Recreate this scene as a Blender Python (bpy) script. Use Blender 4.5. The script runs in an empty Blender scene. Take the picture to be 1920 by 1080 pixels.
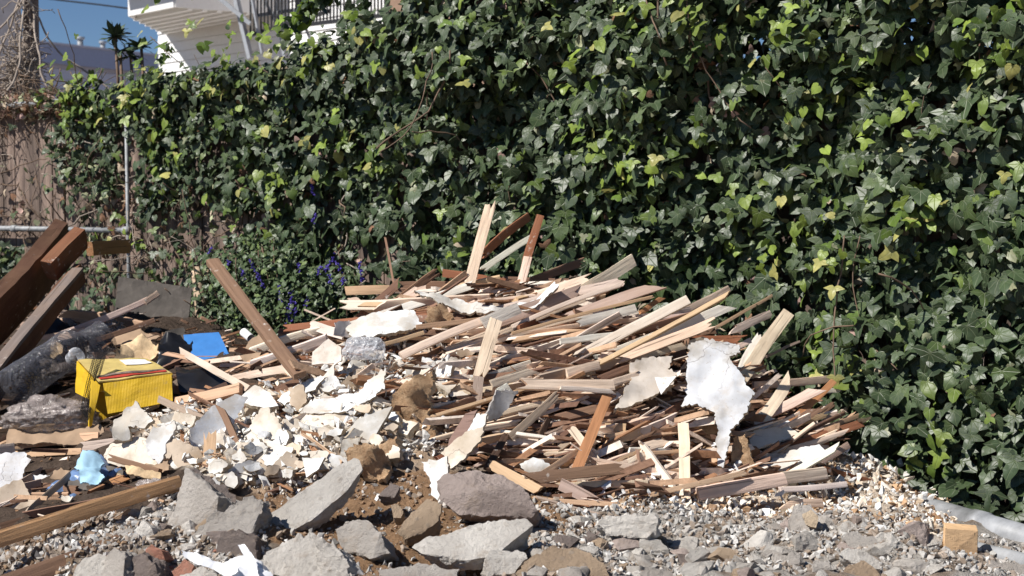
import bpy, bmesh, math, random
import numpy as np
from mathutils import Vector, Matrix, noise as mn
from mathutils.geometry import delaunay_2d_cdt
R = math.radians
random.seed(7); np.random.seed(7)
scene = bpy.context.scene
C = scene.collection
# ---------------------------------------------------------------- camera
F = 2637.0; PITCH = R(3.47); CAMZ = 1.15
cam = bpy.data.cameras.new("camera"); camo = bpy.data.objects.new("camera", cam); C.objects.link(camo)
camo.location = (0, 0, CAMZ); camo.rotation_euler = (math.pi/2 - PITCH, 0, 0)
cam.sensor_width = 36; cam.lens = F/1920*36; cam.clip_end = 1000; cam.clip_start = .05
cam.dof.use_dof = True; cam.dof.focus_distance = 3.75; cam.dof.aperture_fstop = 8.0
scene.camera = camo
# ---------------------------------------------------------------- light
SUNV = Vector((-.84, -.47, 1.0)).normalized()         # towards the sun
w = bpy.data.worlds.new("World"); scene.world = w; w.use_nodes = True
nt = w.node_tree; bg = nt.nodes["Background"]
sky = nt.nodes.new("ShaderNodeTexSky"); sky.sky_type = 'NISHITA'; sky.sun_disc = False
sky.sun_elevation = math.asin(SUNV.z); sky.sun_rotation = math.atan2(SUNV.x, SUNV.y)
sky.air_density = 1.0; sky.dust_density = .0; sky.ozone_density = 6.0; sky.altitude = 2500
nt.links.new(sky.outputs[0], bg.inputs[0]); bg.inputs[1].default_value = .060
sl = bpy.data.lights.new("sun", 'SUN'); sl.energy = 5.0; sl.angle = R(.5); sl.color = (1, .955, .89)
so = bpy.data.objects.new("sun", sl); C.objects.link(so); so.rotation_euler = SUNV.to_track_quat('Z', 'Y').to_euler()
scene.view_settings.view_transform = 'Standard'; scene.view_settings.look = 'None'
scene.view_settings.exposure = 0.34; scene.view_settings.gamma = 1
scene.cycles.max_bounces = 6; scene.cycles.transparent_max_bounces = 12
# ---------------------------------------------------------------- pixel helpers (metres come out)
cp, sp_ = math.cos(PITCH), math.sin(PITCH)
CAMP = Vector((0, 0, CAMZ))
def ray(px, py):
    a = (px-960)/F; b = (540-py)/F
    return Vector((a, cp + b*sp_, -sp_ + b*cp))
def P(px, py, Y):
    d = ray(px, py); return CAMP + d*(Y/d.y)
# ---------------------------------------------------------------- materials
def mat(name):
    m = bpy.data.materials.new(name); m.use_nodes = True
    n = m.node_tree; b = n.nodes["Principled BSDF"]
    return m, n, b
class NT:
    def __init__(s, n): s.n = n
    def __call__(s, t, **kw):
        x = s.n.nodes.new("ShaderNode"+t)
        for k, v in kw.items():
            if k.startswith('i_'):
                key = k[2:]; key = int(key) if key.isdigit() else key.replace('_', ' ')
                if isinstance(v, bpy.types.NodeSocket): s.n.links.new(v, x.inputs[key])
                else: x.inputs[key].default_value = v
            else: setattr(x, k, v)
        return x
    def mix(s, f, a, b, bt='MIX'):
        x = s.n.nodes.new("ShaderNodeMix"); x.data_type = 'RGBA'; x.blend_type = bt
        for i, v in ((0, f), (6, a), (7, b)):
            if isinstance(v, bpy.types.NodeSocket): s.n.links.new(v, x.inputs[i])
            else: x.inputs[i].default_value = (*v, 1) if isinstance(v, tuple) and len(v) == 3 else v
        return x.outputs[2]
    def ramp(s, f, *st):
        x = s.n.nodes.new("ShaderNodeValToRGB"); s.n.links.new(f, x.inputs[0]); e = x.color_ramp.elements
        while len(e) < len(st): e.new(.5)
        for q, (p, c) in zip(e, st):
            q.position = p; q.color = (*c, 1) if isinstance(c, tuple) else (c, c, c, 1)
        return x.outputs[0]
    def math(s, op, a, b=0.0):
        x = s.n.nodes.new("ShaderNodeMath"); x.operation = op
        for i, v in ((0, a), (1, b)):
            if isinstance(v, bpy.types.NodeSocket): s.n.links.new(v, x.inputs[i])
            else: x.inputs[i].default_value = v
        return x.outputs[0]
    def noise(s, vec, scale, detail=6, rough=.6, dist=0.0):
        x = s('TexNoise', i_Scale=scale, i_Detail=detail, i_Roughness=rough, i_Distortion=dist)
        s.n.links.new(vec, x.inputs['Vector']); return x.outputs[0]
    def bump(s, h, strength, dist, b):
        x = s('Bump', i_Strength=strength, i_Distance=dist, i_Height=h); s.n.links.new(x.outputs[0], b.inputs['Normal'])
    def link(s, a, b): s.n.links.new(a, b)
def objvec(N, sc=(1, 1, 1)):
    tc = N('TexCoord'); oi = N('ObjectInfo')
    mp = N('Mapping', i_Scale=sc); N.link(tc.outputs['Object'], mp.inputs['Vector'])
    mu = N.math('MULTIPLY', oi.outputs['Random'], 37.0)
    va = N('VectorMath', operation='ADD'); N.link(mp.outputs[0], va.inputs[0]); N.link(mu, va.inputs[1])
    return va.outputs[0], oi, tc
def m_wood():
    m, n, b = mat("weathered wood"); N = NT(n)
    v, oi, tc = objvec(N, (5, 60, 60)); v2, _, _ = objvec(N, (1, 1, 1))
    g = N.noise(v, 1.0, 8, .65, .4); lo = N.noise(v2, 9, 4, .6)
    c0 = N.mix(N.ramp(g, (.3, 0.0), (.72, 1.0)), (.80, .77, .74), (1.14, 1.12, 1.09))
    c = N.mix(1.0, oi.outputs['Color'], c0, 'MULTIPLY')
    st = N.ramp(lo, (.42, 0.0), (.62, 1.0))
    c = N.mix(N.math('MULTIPLY', st, .20), c, (.30, .18, .10))
    # plaster and lime residue
    pl = N.ramp(N.noise(v2, 38, 5, .7), (.6, 0.0), (.68, 1.0))
    pm = N.ramp(N.noise(v2, 6, 2, .5), (.5, 0.0), (.66, .75))
    c = N.mix(N.math('MULTIPLY', pl, pm), c, (.78, .72, .65))
    # saw marks and thin cracks
    vc, _, _ = objvec(N, (2.5, 130, 130)); cr = N.ramp(N.noise(vc, 1, 3, .5), (.30, 1.0), (.36, 0.0))
    c = N.mix(N.math('MULTIPLY', cr, .45), c, (.09, .055, .035))
    N.link(c, b.inputs['Base Color']); b.inputs['Roughness'].default_value = .82; b.inputs['Specular IOR Level'].default_value = .25
    wv = N('TexWave', i_Scale=55.0, i_Distortion=3.0, i_Detail=2.0); wv.bands_direction = 'X'; N.link(tc.outputs['Object'], wv.inputs['Vector'])
    h = N.math('ADD', N.math('SUBTRACT', g, N.math('MULTIPLY', cr, .8)), N.math('MULTIPLY', wv.outputs[1], .035))
    N.bump(h, .75, .004, b); return m
def m_paint():
    m, n, b = mat("chalky painted plaster"); N = NT(n)
    v, oi, tc = objvec(N)
    lo = N.noise(v, 7, 5, .6); hi = N.noise(v, 60, 6, .7)
    c = N.mix(N.ramp(lo, (.4, 0.0), (.65, 1.0)), oi.outputs['Color'], (.58, .52, .44), 'MULTIPLY')
    c = N.mix(N.ramp(lo, (.46, 0.0), (.56, .85)), oi.outputs['Color'], c)
    vo = N('TexVoronoi', feature='DISTANCE_TO_EDGE', i_Scale=9.0); wp = N('VectorMath', operation='ADD'); N.link(v, wp.inputs[0]); wc = N('TexNoise', i_Scale=16.0, i_Detail=4.0); N.link(v, wc.inputs['Vector']); ws = N('VectorMath', operation='SCALE'); N.link(wc.outputs[1], ws.inputs[0]); ws.inputs['Scale'].default_value = .09; N.link(ws.outputs[0], wp.inputs[1]); N.link(wp.outputs[0], vo.inputs['Vector'])
    ck = N.ramp(vo.outputs[0], (0.0, 1.0), (.008, 0.0))
    ckm = N.math('MULTIPLY', ck, N.ramp(N.noise(v, 5, 2, .5), (.5, 0.0), (.58, 1.0)))
    c = N.mix(N.math('MULTIPLY', ckm, .5), c, (.25, .2, .16))
    sp = N.ramp(N.noise(v, 130, 3, .7), (.63, 0.0), (.7, .55)); c = N.mix(sp, c, (.30, .23, .17)); gr = N.ramp(N.noise(v, 17, 8, .75, .6), (.5, 0.0), (.72, .55)); c = N.mix(gr, c, (.50, .42, .33))
    N.link(c, b.inputs['Base Color']); b.inputs['Roughness'].default_value = .75; b.inputs['Specular IOR Level'].default_value = .25
    N.bump(N.math('SUBTRACT', N.math('ADD', N.math('MULTIPLY', lo, .8), N.math('MULTIPLY', hi, .3)), ckm), .55, .006, b); return m
def m_core(col, col2, name):
    m, n, b = mat(name); N = NT(n); v, oi, tc = objvec(N)
    hi = N.noise(v, 45, 8, .75); lo = N.noise(v, 12, 4, .6)
    h2 = N.noise(v, 130, 6, .8); hi = N.math('ADD', N.math('MULTIPLY', hi, .6), N.math('MULTIPLY', h2, .4))
    c = N.mix(N.ramp(hi, (.38, 0.0), (.6, 1.0)), col, col2)
    c = N.mix(N.ramp(lo, (.4, 0.0), (.7, .5)), c, tuple(x*.55 for x in col))
    N.link(c, b.inputs['Base Color']); b.inputs['Roughness'].default_value = .95; b.inputs['Specular IOR Level'].default_value = .15
    N.bump(hi, 1.0, .012, b); return m
def m_concrete():
    m, n, b = mat("broken concrete"); N = NT(n); v, oi, tc = objvec(N)
    lo = N.noise(v, 6, 5, .6); hi = N.noise(v, 75, 10, .82); md = N.noise(v, 22, 6, .75)
    k = N.mix(N.ramp(lo, (.35, 0.0), (.68, 1.0)), (.78, .75, .72), (1.15, 1.13, 1.1))
    c = N.mix(1.0, oi.outputs['Color'], k, 'MULTIPLY')
    vo = N('TexVoronoi', feature='F1', i_Scale=48.0, i_Randomness=1.0); N.link(v, vo.inputs['Vector'])
    st = N.ramp(vo.outputs[0], (.22, 1.0), (.34, 0.0))
    sel = N.ramp(N.noise(v, 31, 2, .5), (.52, 0.0), (.56, 1.0))
    agg = N.math('MULTIPLY', st, sel)
    bwc = N('RGBToBW', i_Color=vo.outputs['Color']).outputs[0]; ac = N.mix(bwc, (.13, .115, .11), (.46, .40, .34))
    c = N.mix(N.math('MULTIPLY', agg, .35), c, ac)
    c = N.mix(N.ramp(md, (.54, 0.0), (.68, .5)), c, (.34, .26, .19))
    pit = N.ramp(hi, (.32, 1.0), (.42, 0.0)); c = N.mix(N.math('MULTIPLY', pit, .55), c, (.12, .1, .085))
    N.link(c, b.inputs['Base Color']); b.inputs['Roughness'].default_value = .93; b.inputs['Specular IOR Level'].default_value = .2
    N.bump(N.math('ADD', N.math('MULTIPLY', hi, 1.2), N.math('ADD', md, N.math('MULTIPLY', agg, .15))), 1.0, .009, b); return m
def m_attr(name, rough=.9, bumps=(60, .6, .004), spec=.2, var=.35):
    """colour from the 'Col' attribute of the mesh with a little noise"""
    m, n, b = mat(name); N = NT(n); a = N('Attribute', attribute_name='Col'); tc = N('TexCoord')
    hi = N.noise(tc.outputs['Object'], bumps[0], 7, .7)
    c = N.mix(N.ramp(hi, (.3, 0.0), (.7, 1.0)), (1-var,)*3, (1+var,)*3); c = N.mix(1.0, a.outputs[0], c, 'MULTIPLY')
    N.link(c, b.inputs['Base Color']); b.inputs['Roughness'].default_value = rough; b.inputs['Specular IOR Level'].default_value = spec
    N.bump(hi, bumps[1], bumps[2], b); return m
def m_leaf(name, rough, trans, vein, spec=.5):
    m, n, b = mat(name); N = NT(n); a = N('Attribute', attribute_name='Col'); uv = N('UVMap', uv_map='UV')
    sx = N('SeparateXYZ'); N.link(uv.outputs[0], sx.inputs[0])
    x = N.math('ABSOLUTE', sx.outputs[0]); y = N.math('MULTIPLY', sx.outputs[1], -1.0)
    ang = N.math('ARCTAN2', x, y); r = N.math('POWER', N.math('ADD', N.math('MULTIPLY', x, x), N.math('MULTIPLY', y, y)), .5)
    pp = N.math('PINGPONG', ang, .36); dv = N.math('MULTIPLY', pp, r)
    vn = N.ramp(dv, (.0, 1.0), (.022, 0.0))
    tc = N('TexCoord'); no = N.noise(tc.outputs['Object'], 28, 3, .6)
    k = N.mix(N.ramp(no, (.35, 0.0), (.65, 1.0)), (.78, .8, .78), (1.22, 1.2, 1.2)); c = N.mix(1.0, a.outputs[0], k, 'MULTIPLY')
    c = N.mix(N.math('MULTIPLY', vn, vein), c, (.34, .38, .22))
    N.link(c, b.inputs['Base Color']); b.inputs['Roughness'].default_value = rough; b.inputs['Specular IOR Level'].default_value = spec
    N.bump(N.math('SUBTRACT', no, N.math('MULTIPLY', vn, .6)), .5, .004, b)
    if trans:
        t = N('BsdfTranslucent'); N.link(c, t.inputs[0]); ms = N('MixShader', i_0=trans)
        N.link(b.outputs[0], ms.inputs[1]); N.link(t.outputs[0], ms.inputs[2]); N.link(ms.outputs[0], n.nodes['Material Output'].inputs[0])
    return m
def m_plain(name, col, rough=.7, metal=0, nz=.15, sc=20, bump=.2, spec=.4):
    m, n, b = mat(name); N = NT(n); tc = N('TexCoord'); no = N.noise(tc.outputs['Object'], sc, 6, .65)
    c = N.mix(N.ramp(no, (.3, 0.0), (.7, 1.0)), tuple(x*(1-nz) for x in col), tuple(min(1, x*(1+nz)) for x in col))
    N.link(c, b.inputs['Base Color']); b.inputs['Roughness'].default_value = rough; b.inputs['Metallic'].default_value = metal
    b.inputs['Specular IOR Level'].default_value = spec; N.bump(no, bump, .003, b); return m
def m_board():
    m, n, b = mat("fence boards"); N = NT(n); tc = N('TexCoord'); mp = N('Mapping', i_Scale=(30, 30, 2.2)); N.link(tc.outputs['Object'], mp.inputs['Vector'])
    g = N.noise(mp.outputs[0], 1.0, 8, .7, .5); m2 = N('Mapping', i_Scale=(11, 8, .2)); N.link(tc.outputs['Object'], m2.inputs['Vector']); lo = N.noise(m2.outputs[0], 1.0, 1, .5)
    c = N.mix(N.ramp(g, (.32, 0.0), (.66, 1.0)), (.065, .045, .038), (.28, .205, .165)); c = N.mix(1.0, c, N.mix(N.ramp(lo, (.35, 0.0), (.65, 1.0)), (.6, .6, .6), (1.3, 1.3, 1.3)), 'MULTIPLY')
    N.link(c, b.inputs['Base Color']); b.inputs['Roughness'].default_value = .9; N.bump(g, .9, .01, b); return m
def m_yellow():
    m, n, b = mat("yellow printed cardboard"); N = NT(n); tc = N('TexCoord'); wv = N('TexWave', i_Scale=42.0, i_Distortion=.6); wv.bands_direction = 'X'; N.link(tc.outputs['Object'], wv.inputs['Vector'])
    lo = N.noise(tc.outputs['Object'], 11, 6, .65); hi = N.noise(tc.outputs['Object'], 60, 5, .7)
    c = N.mix(N.ramp(lo, (.35, 0.0), (.7, 1.0)), (.70, .44, .010), (.56, .35, .02)); c = N.mix(N.ramp(hi, (.6, 0.0), (.72, .5)), c, (.45, .33, .15))
    N.link(c, b.inputs['Base Color']); b.inputs['Roughness'].default_value = .55; N.bump(N.math('ADD', N.math('MULTIPLY', wv.outputs[1], .3), N.math('MULTIPLY', lo, 2.0)), .4, .0016, b); return m
def m_film(name, col, alpha, rough=.18):
    m, n, b = mat(name); N = NT(n); tc = N('TexCoord'); no = N.noise(tc.outputs['Object'], 22, 4, .6, 1.2)
    b.inputs['Base Color'].default_value = (*col, 1); b.inputs['Roughness'].default_value = rough
    N.link(N.ramp(no, (.3, alpha*.5), (.7, min(1, alpha*1.5))), b.inputs['Alpha']); N.bump(no, .8, .02, b); return m
M = dict(wood=m_wood(), paint=m_paint(), conc=m_concrete(),
    brown=m_core((.34, .20, .11), (.60, .42, .26), "brown coat plaster"),
    buff=m_core((.52, .42, .30), (.66, .57, .45), "buff plaster core"),
    rubble=m_attr("rubble pieces", var=.3), ground=m_attr("dusty soil", .95, (34, 1.0, .02), .1, .38),
    leaf=m_leaf("ivy leaf", .44, .05, .28, .42), young=m_leaf("young ivy leaf", .42, .22, .2, .4), dry=m_leaf("dry leaf", .8, .12, .2, .2),
    twig=m_plain("woody stem", (.17, .115, .08), .9, nz=.35), twigl=m_plain("pale dry stem", (.36, .30, .25), .9, nz=.3),
    board=m_board(),
    galv=m_plain("galvanised steel", (.29, .30, .31), .6, .2, nz=.4, sc=30), dark=m_plain("dark grey cladding", (.17, .165, .19), .9),
    white=m_plain("white painted siding", (.80, .80, .79), .7, nz=.05), slate=m_plain("slate grey siding", (.62, .63, .74), .8, nz=.08),
    band=m_plain("slate fascia", (.38, .42, .58), .7, nz=.08), steel=m_plain("grey painted steel", (.32, .34, .37), .6), black=m_plain("black painted iron", (.02, .02, .022), .5),
    tan=m_plain("tan stucco", (.50, .33, .23), .9), pipe=m_plain("grey plastic pipe", (.31, .32, .335), .5, nz=.4, sc=14, bump=.2),
    yellow=m_yellow(), card=m_plain("brown cardboard", (.36, .25, .165), .85),
    ink=m_plain("red print", (.45, .05, .03), .6), label=m_plain("white paper label", (.75, .74, .74), .7), lid=m_plain("dull yellow printed cardboard", (.56, .43, .15), .5, nz=.2),
    blue=m_plain("blue painted board", (.045, .19, .50), .5, nz=.1), cloth=m_plain("pale blue cloth", (.34, .54, .68), .8, nz=.1),
    bluef=m_plain("blue plastic film", (.13, .21, .38), .35, nz=.25, bump=.4), navy=m_film("blue plastic film", (.25, .40, .75), .75, .25), clear=m_film("clear plastic film", (.85, .87, .92), .38, .12), dirty=m_film("dirty clear plastic", (.34, .29, .27), .7, .22),
    tub=m_film("smoked clear plastic", (.10, .10, .115), .5, .10), blackp=m_plain("black plastic sheet", (.012, .012, .014), .3), bagw=m_plain("white plastic bag", (.86, .87, .9), .35, nz=.04, bump=.4),
    bark=m_plain("pale bark", (.44, .33, .23), .9, nz=.5, sc=25, bump=1.0), violet=m_plain("violet flower", (.075, .05, .32), .6), panel=m_plain("weathered grey panel", (.12, .105, .092), .9, nz=.35, sc=12, bump=.6),
    foam=m_plain("straw coloured fibre", (.62, .45, .27), .9, nz=.3, sc=50, bump=.8), net=m_plain("black netting", (.03, .03, .032), .5))
# ---------------------------------------------------------------- object helpers
def link(name, me, material=None, parent=None, color=None):
    o = bpy.data.objects.new(name, me); C.objects.link(o)
    if material is not None:
        for mm in (material if isinstance(material, (list, tuple)) else [material]): me.materials.append(mm)
    if parent: o.parent = parent
    if color: o.color = (*color, 1)
    return o
def tag(o, label=None, cat=None, group=None, kind=None):
    for k, v in (('label', label), ('category', cat), ('group', group), ('kind', kind)):
        if v: o[k] = v
    return o
def empty(name, loc, label, cat, group=None):
    o = bpy.data.objects.new(name, None); C.objects.link(o); o.location = loc; o.empty_display_size = .1
    return tag(o, label, cat, group)
def mesh_np(name, V, Fc, col=None, uv=None, smooth=False):
    me = bpy.data.meshes.new(name)
    V = np.asarray(V, np.float32); Fc = np.asarray(Fc, np.int32); k = Fc.shape[1]
    me.vertices.add(len(V)); me.vertices.foreach_set('co', V.ravel())
    me.loops.add(Fc.size); me.loops.foreach_set('vertex_index', Fc.ravel())
    me.polygons.add(len(Fc)); me.polygons.foreach_set('loop_start', np.arange(0, Fc.size, k, dtype=np.int32))
    me.polygons.foreach_set('loop_total', np.full(len(Fc), k, np.int32))
    me.update(calc_edges=True)
    me.polygons.foreach_set('use_smooth', np.full(len(Fc), smooth, bool))
    if col is not None:
        a = me.color_attributes.new('Col', 'FLOAT_COLOR', 'POINT')
        c4 = np.ones((len(V), 4), np.float32); c4[:, :3] = col; a.data.foreach_set('color', c4.ravel())
    if uv is not None:
        u = me.uv_layers.new(name='UV'); u.data.foreach_set('uv', np.asarray(uv, np.float32)[Fc.ravel()].ravel())
    return me
class MB:
    """collects boxes and tubes into one mesh"""
    def __init__(s): s.v = []; s.f = []
    def box8(s, p):
        b = len(s.v); s.v += [tuple(q) for q in p]
        s.f += [[b+i for i in q] for q in ((0, 3, 2, 1), (4, 5, 6, 7), (0, 1, 5, 4), (1, 2, 6, 5), (2, 3, 7, 6), (3, 0, 4, 7))]
    def bar(s, a, b, w, t, up=Vector((0, 0, 1))):
        a, b = Vector(a), Vector(b); d = (b-a).normalized(); x = d.cross(up)
        if x.length < 1e-4: x = d.cross(Vector((0, 1, 0)))
        x.normalize(); y = x.cross(d); x *= w/2; y *= t/2
        s.box8([a-x-y, a+x-y, a+x+y, a-x+y, b-x-y, b+x-y, b+x+y, b-x+y])
    def tube(s, pts, r, n=6, r2=None):
        pts = [Vector(p) for p in pts]; base = len(s.v); m = len(pts)
        for i, p in enumerate(pts):
            d = (pts[min(i+1, m-1)]-pts[max(i-1, 0)]).normalized()
            x = d.cross(Vector((.13, .21, .97))).normalized(); y = d.cross(x)
            rr = r if r2 is None else r+(r2-r)*i/(m-1)
            for k in range(n):
                a = 2*math.pi*k/n; s.v.append(tuple(p+(x*math.cos(a)+y*math.sin(a))*rr))
        for i in range(m-1):
            for k in range(n):
                a = base+i*n+k; b = base+i*n+(k+1) % n; s.f.append([a, b, b+n, a+n])
        s.f.append([base+k for k in range(n)][::-1]); s.f.append([base+(m-1)*n+k for k in range(n)])
    def build(s, name, material, parent=None, smooth=False, color=None):
        me = bpy.data.meshes.new(name); me.from_pydata(s.v, [], s.f); me.update()
        if smooth: me.polygons.foreach_set('use_smooth', [True]*len(me.polygons))
        return link(name, me, material, parent, color)
def ns(p, f=1.0, o=0.0): return mn.fractal(Vector((p[0]*f+o, p[1]*f+o*.7, p[2]*f-o)), 1.0, 2.1, 4)
# ---------------------------------------------------------------- ground (one sheet, reaches the horizon)
wA = Vector((-1.76, 6.6, 0)); wU = Vector((.808, -.590, 0)); wN = Vector((-.590, -.808, 0))   # the wall line
def W(s, z, off=0.0): return Vector((wA.x+wU.x*s+wN.x*off, wA.y+wU.y*s+wN.y*off, z))
ctl = [(0, 1080, 3.0), (480, 1080, 2.95), (960, 1080, 2.95), (1440, 1080, 2.95), (1920, 1080, 3.1),
 (0, 970, 3.45), (300, 960, 3.3), (700, 950, 3.35), (960, 960, 3.35), (1200, 980, 3.35), (1500, 980, 3.5), (1750, 965, 3.75), (1900, 1010, 3.85),
 (0, 860, 3.95), (300, 850, 3.75), (600, 860, 3.6), (850, 870, 3.55), (1100, 900, 3.6), (1300, 890, 3.72), (1500, 890, 3.9), (1650, 900, 4.0),
 (100, 740, 4.4), (300, 740, 4.25), (500, 740, 4.0), (700, 740, 3.88), (950, 760, 3.85), (1150, 780, 3.85), (1350, 780, 4.0), (1480, 810, 4.1),
 (100, 640, 5.0), (300, 650, 4.9), (480, 660, 4.6), (650, 650, 4.3), (850, 630, 4.2), (1050, 630, 4.15), (1200, 650, 4.15), (1350, 710, 4.15),
 (750, 590, 4.45), (900, 560, 4.5), (1050, 575, 4.4), (150, 602, 5.7), (350, 602, 5.6)]
cpts = [P(*c) for c in ctl]
cpts += [W(-2, .55), W(-1, .58), W(0, .58), W(.8, .5), W(1.4, .42), W(2, .32), W(2.6, .26), W(3.2, .23), W(4, .2), W(5, .15)]
cpts += [W(-.5, .6, .5), W(.6, .58, .5), W(1.5, .5, .45), W(2.2, .45, .3)]
cpts += [Vector(v) for v in ((-2.2, 1.8, .12), (-1, 1.8, .12), (0, 1.8, .12), (1, 1.8, .12), (2.2, 1.8, .1), (0, .6, 0), (-2, .6, 0), (2, .6, 0), (-3, 3.5, .35), (-3.2, 5.5, .5), (2.6, 3, .12), (-1, 9, .1), (2, 7, .1), (-4, 9, .1))]
cx = np.array([[p.x, p.y] for p in cpts]); cz = np.array([p.z for p in cpts])
def U_(r2): return .5*r2*np.log(r2+1e-9)
n_ = len(cx); D2 = ((cx[:, None]-cx[None])**2).sum(-1)
K = np.zeros((n_+3, n_+3)); K[:n_, :n_] = U_(D2)+np.eye(n_)*.004; K[:n_, n_] = 1; K[:n_, n_+1:] = cx; K[n_, :n_] = 1; K[n_+1:, :n_] = cx.T
wt = np.linalg.solve(K, np.r_[cz, 0, 0, 0])
def H_(x, y):
    q = np.stack([x, y], -1); d = ((q[:, None]-cx[None])**2).sum(-1)
    return U_(d)@wt[:n_]+wt[n_]+q@wt[n_+1:]
gx = np.concatenate([-np.geomspace(300, 3.6, 14), np.arange(-3.5, 3.0, .025), np.geomspace(3.1, 300, 14)])
gy = np.concatenate([-np.geomspace(100, 1, 8), np.arange(-.9, 2.4, .15), np.arange(2.45, 7.2, .025), np.geomspace(7.4, 500, 18)])
GX, GY = np.meshgrid(gx, gy)
Z = np.concatenate([H_(GX[i], GY[i]) for i in range(len(gy))]).reshape(GX.shape)
inn = np.clip(1-np.maximum(np.abs(GX+.3)-3.0, 0)/1.2, 0, 1)*np.clip((GY+.2)/1.2, 0, 1)*np.clip((9-GY)/1.6, 0, 1)
Z = np.clip(Z, -.05, 1.1)*inn
for i in range(len(gy)):
    for j in range(len(gx)):
        if inn[i, j] > 0 and 2.2 < gy[i] < 7.2 and -3.6 < gx[j] < 3:
            p = (gx[j], gy[i], 0)
            Z[i, j] += .035*ns(p, 4)+.016*ns(p, 14, 3)
ix0 = 14; nx = int(round(6.5/.025)); iy0 = 8+22; ny = 190
FX, FY = gx[ix0:ix0+nx], gy[iy0:iy0+ny]; FZ = Z[iy0:iy0+ny, ix0:ix0+nx]
def H(x, y):
    i = min(max((x-FX[0])/.025, 0), nx-2.001); j = min(max((y-FY[0])/.025, 0), ny-2.001)
    a, b = int(i), int(j); fa, fb = i-a, j-b
    return (FZ[b, a]*(1-fa)+FZ[b, a+1]*fa)*(1-fb)+(FZ[b+1, a]*(1-fa)+FZ[b+1, a+1]*fa)*fb
def hitY(px, py, y1=7.0):
    d = ray(px, py); Y = 2.5
    while Y < y1:
        p = CAMP+d*(Y/d.y)
        if p.z < H(p.x, p.y): return Y
        Y += .02
    return None
def inpoly(x, y, poly):
    c = False; j = len(poly)-1
    for i in range(len(poly)):
        xi, yi = poly[i]; xj, yj = poly[j]
        if (yi > y) != (yj > y) and x < (xj-xi)*(y-yi)/(yj-yi)+xi: c = not c
        j = i
    return c
def world_poly(pp):   # an area of the ground given by the points one sees at its corners
    out = []
    for px, py in pp:
        Y = hitY(px, py) or 4.6; p = P(px, py, Y); out.append((p.x, p.y))
    return out
ZW = world_poly([(440, 700), (640, 600), (760, 575), (900, 545), (1060, 565), (1200, 600), (1330, 660), (1480, 770), (1560, 860), (1500, 930), (1150, 960), (960, 905), (860, 860), (740, 760), (600, 740)])   # wood heap
ZP = world_poly([(430, 760), (560, 690), (640, 640), (860, 640), (900, 720), (880, 860), (700, 900), (520, 930), (380, 900), (280, 850), (250, 780)])   # plaster heap
ZD = world_poly([(620, 890), (1000, 900), (1120, 980), (1080, 1100), (600, 1100), (480, 980), (480, 930)])   # brown soil
ZR = world_poly([(1000, 880), (1300, 860), (1560, 860), (1780, 940), (1790, 1010), (1450, 975), (1150, 965)])   # plaster dust on the right
gc = np.zeros((len(gy), len(gx), 3))
for i in range(len(gy)):
    for j in range(len(gx)):
        x, y = gx[j], gy[i]; t = ns((x, y, 0), 9, 5); q = (x+.05*t, y+.05*ns((x, y, 1), 9, 1))
        c = (.24, .195, .155)
        if 2 < y < 7.2 and -3.6 < x < 3:
            if inpoly(*q, ZD): c = (.25, .155, .09)
            elif inpoly(*q, ZW): c = (.055, .033, .022) if t < .12 else (.18, .10, .06)  # dark soil, its colour deepened to stand for shade between the laths
            elif inpoly(*q, ZR): c = (.56, .47, .38) if t > -.05 else (.34, .2, .115)
            elif inpoly(*q, ZP): c = (.62, .55, .46) if t > .0 else (.36, .26, .18)
            elif x < -.35 and y > 3.3: c = (.085, .062, .048)
            elif x > .05: c = (.34, .315, .285) if t > -.1 else (.26, .205, .16)
        gc[i, j] = c
nI, nJ = len(gy), len(gx); idx = np.arange(nI*nJ).reshape(nI, nJ)
Fq = np.stack([idx[:-1, :-1], idx[:-1, 1:], idx[1:, 1:], idx[1:, :-1]], -1).reshape(-1, 4)
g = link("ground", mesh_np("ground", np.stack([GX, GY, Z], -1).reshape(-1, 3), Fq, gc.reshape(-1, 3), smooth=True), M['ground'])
tag(g, kind='structure')
# ---------------------------------------------------------------- wooden fence and pipe frame
fence = empty("wooden_fence", W(1, .3), "weathered brown vertical board fence behind the ivy, bare at the left under dead vines", "fence")
mb = MB(); s = -2.3
while s < 5.4:
    wd = random.uniform(.085, .115); top = 1.60+random.uniform(-.02, .02)
    a, b = s, s+wd-.006; o1 = random.uniform(-.008, .004)
    mb.box8([W(a, 0, -.03+o1), W(b, 0, -.03+o1), W(b, 0, -.008+o1), W(a, 0, -.008+o1), W(a, top, -.03+o1), W(b, top, -.03+o1), W(b, top, -.008+o1), W(a, top, -.008+o1)])
    s += wd
mb.build("board_panel", M['board'], fence); fence_kids = fence.children[0]; fence_kids.location = -fence.location
mb = MB()
for z in (.5, 1.1, 1.5): mb.box8([W(-2.3, z, -.08), W(5.4, z, -.08), W(5.4, z, -.042), W(-2.3, z, -.042), W(-2.3, z+.09, -.08), W(5.4, z+.09, -.08), W(5.4, z+.09, -.042), W(-2.3, z+.09, -.042)])
o = mb.build("back_rail", M['board'], fence); o.location = -fence.location
pf = empty("pipe_frame", W(0, .5, .05), "galvanised steel pipe post with two pipe rails in front of the bare fence at left", "fence frame")
def sub(o, par): o.parent = par; o.location = -par.location; return o
mb = MB(); mb.tube([W(.0, .1, .05), W(0, 1.66, .05)], .009, 10); sub(mb.build("post", M['galv'], None, True), pf)
mb = MB(); mb.tube([W(-2.4, 1.632, .05), W(-.6, 1.637, .05), W(-.02, 1.64, .05)], .016, 10); sub(mb.build("rail", M['galv'], None, True), pf)
mb = MB(); mb.tube([W(-2.4, 1.02, .05), W(-.02, 1.02, .05)], .014, 10); sub(mb.build("rail", M['galv'], None, True), pf)
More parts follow.
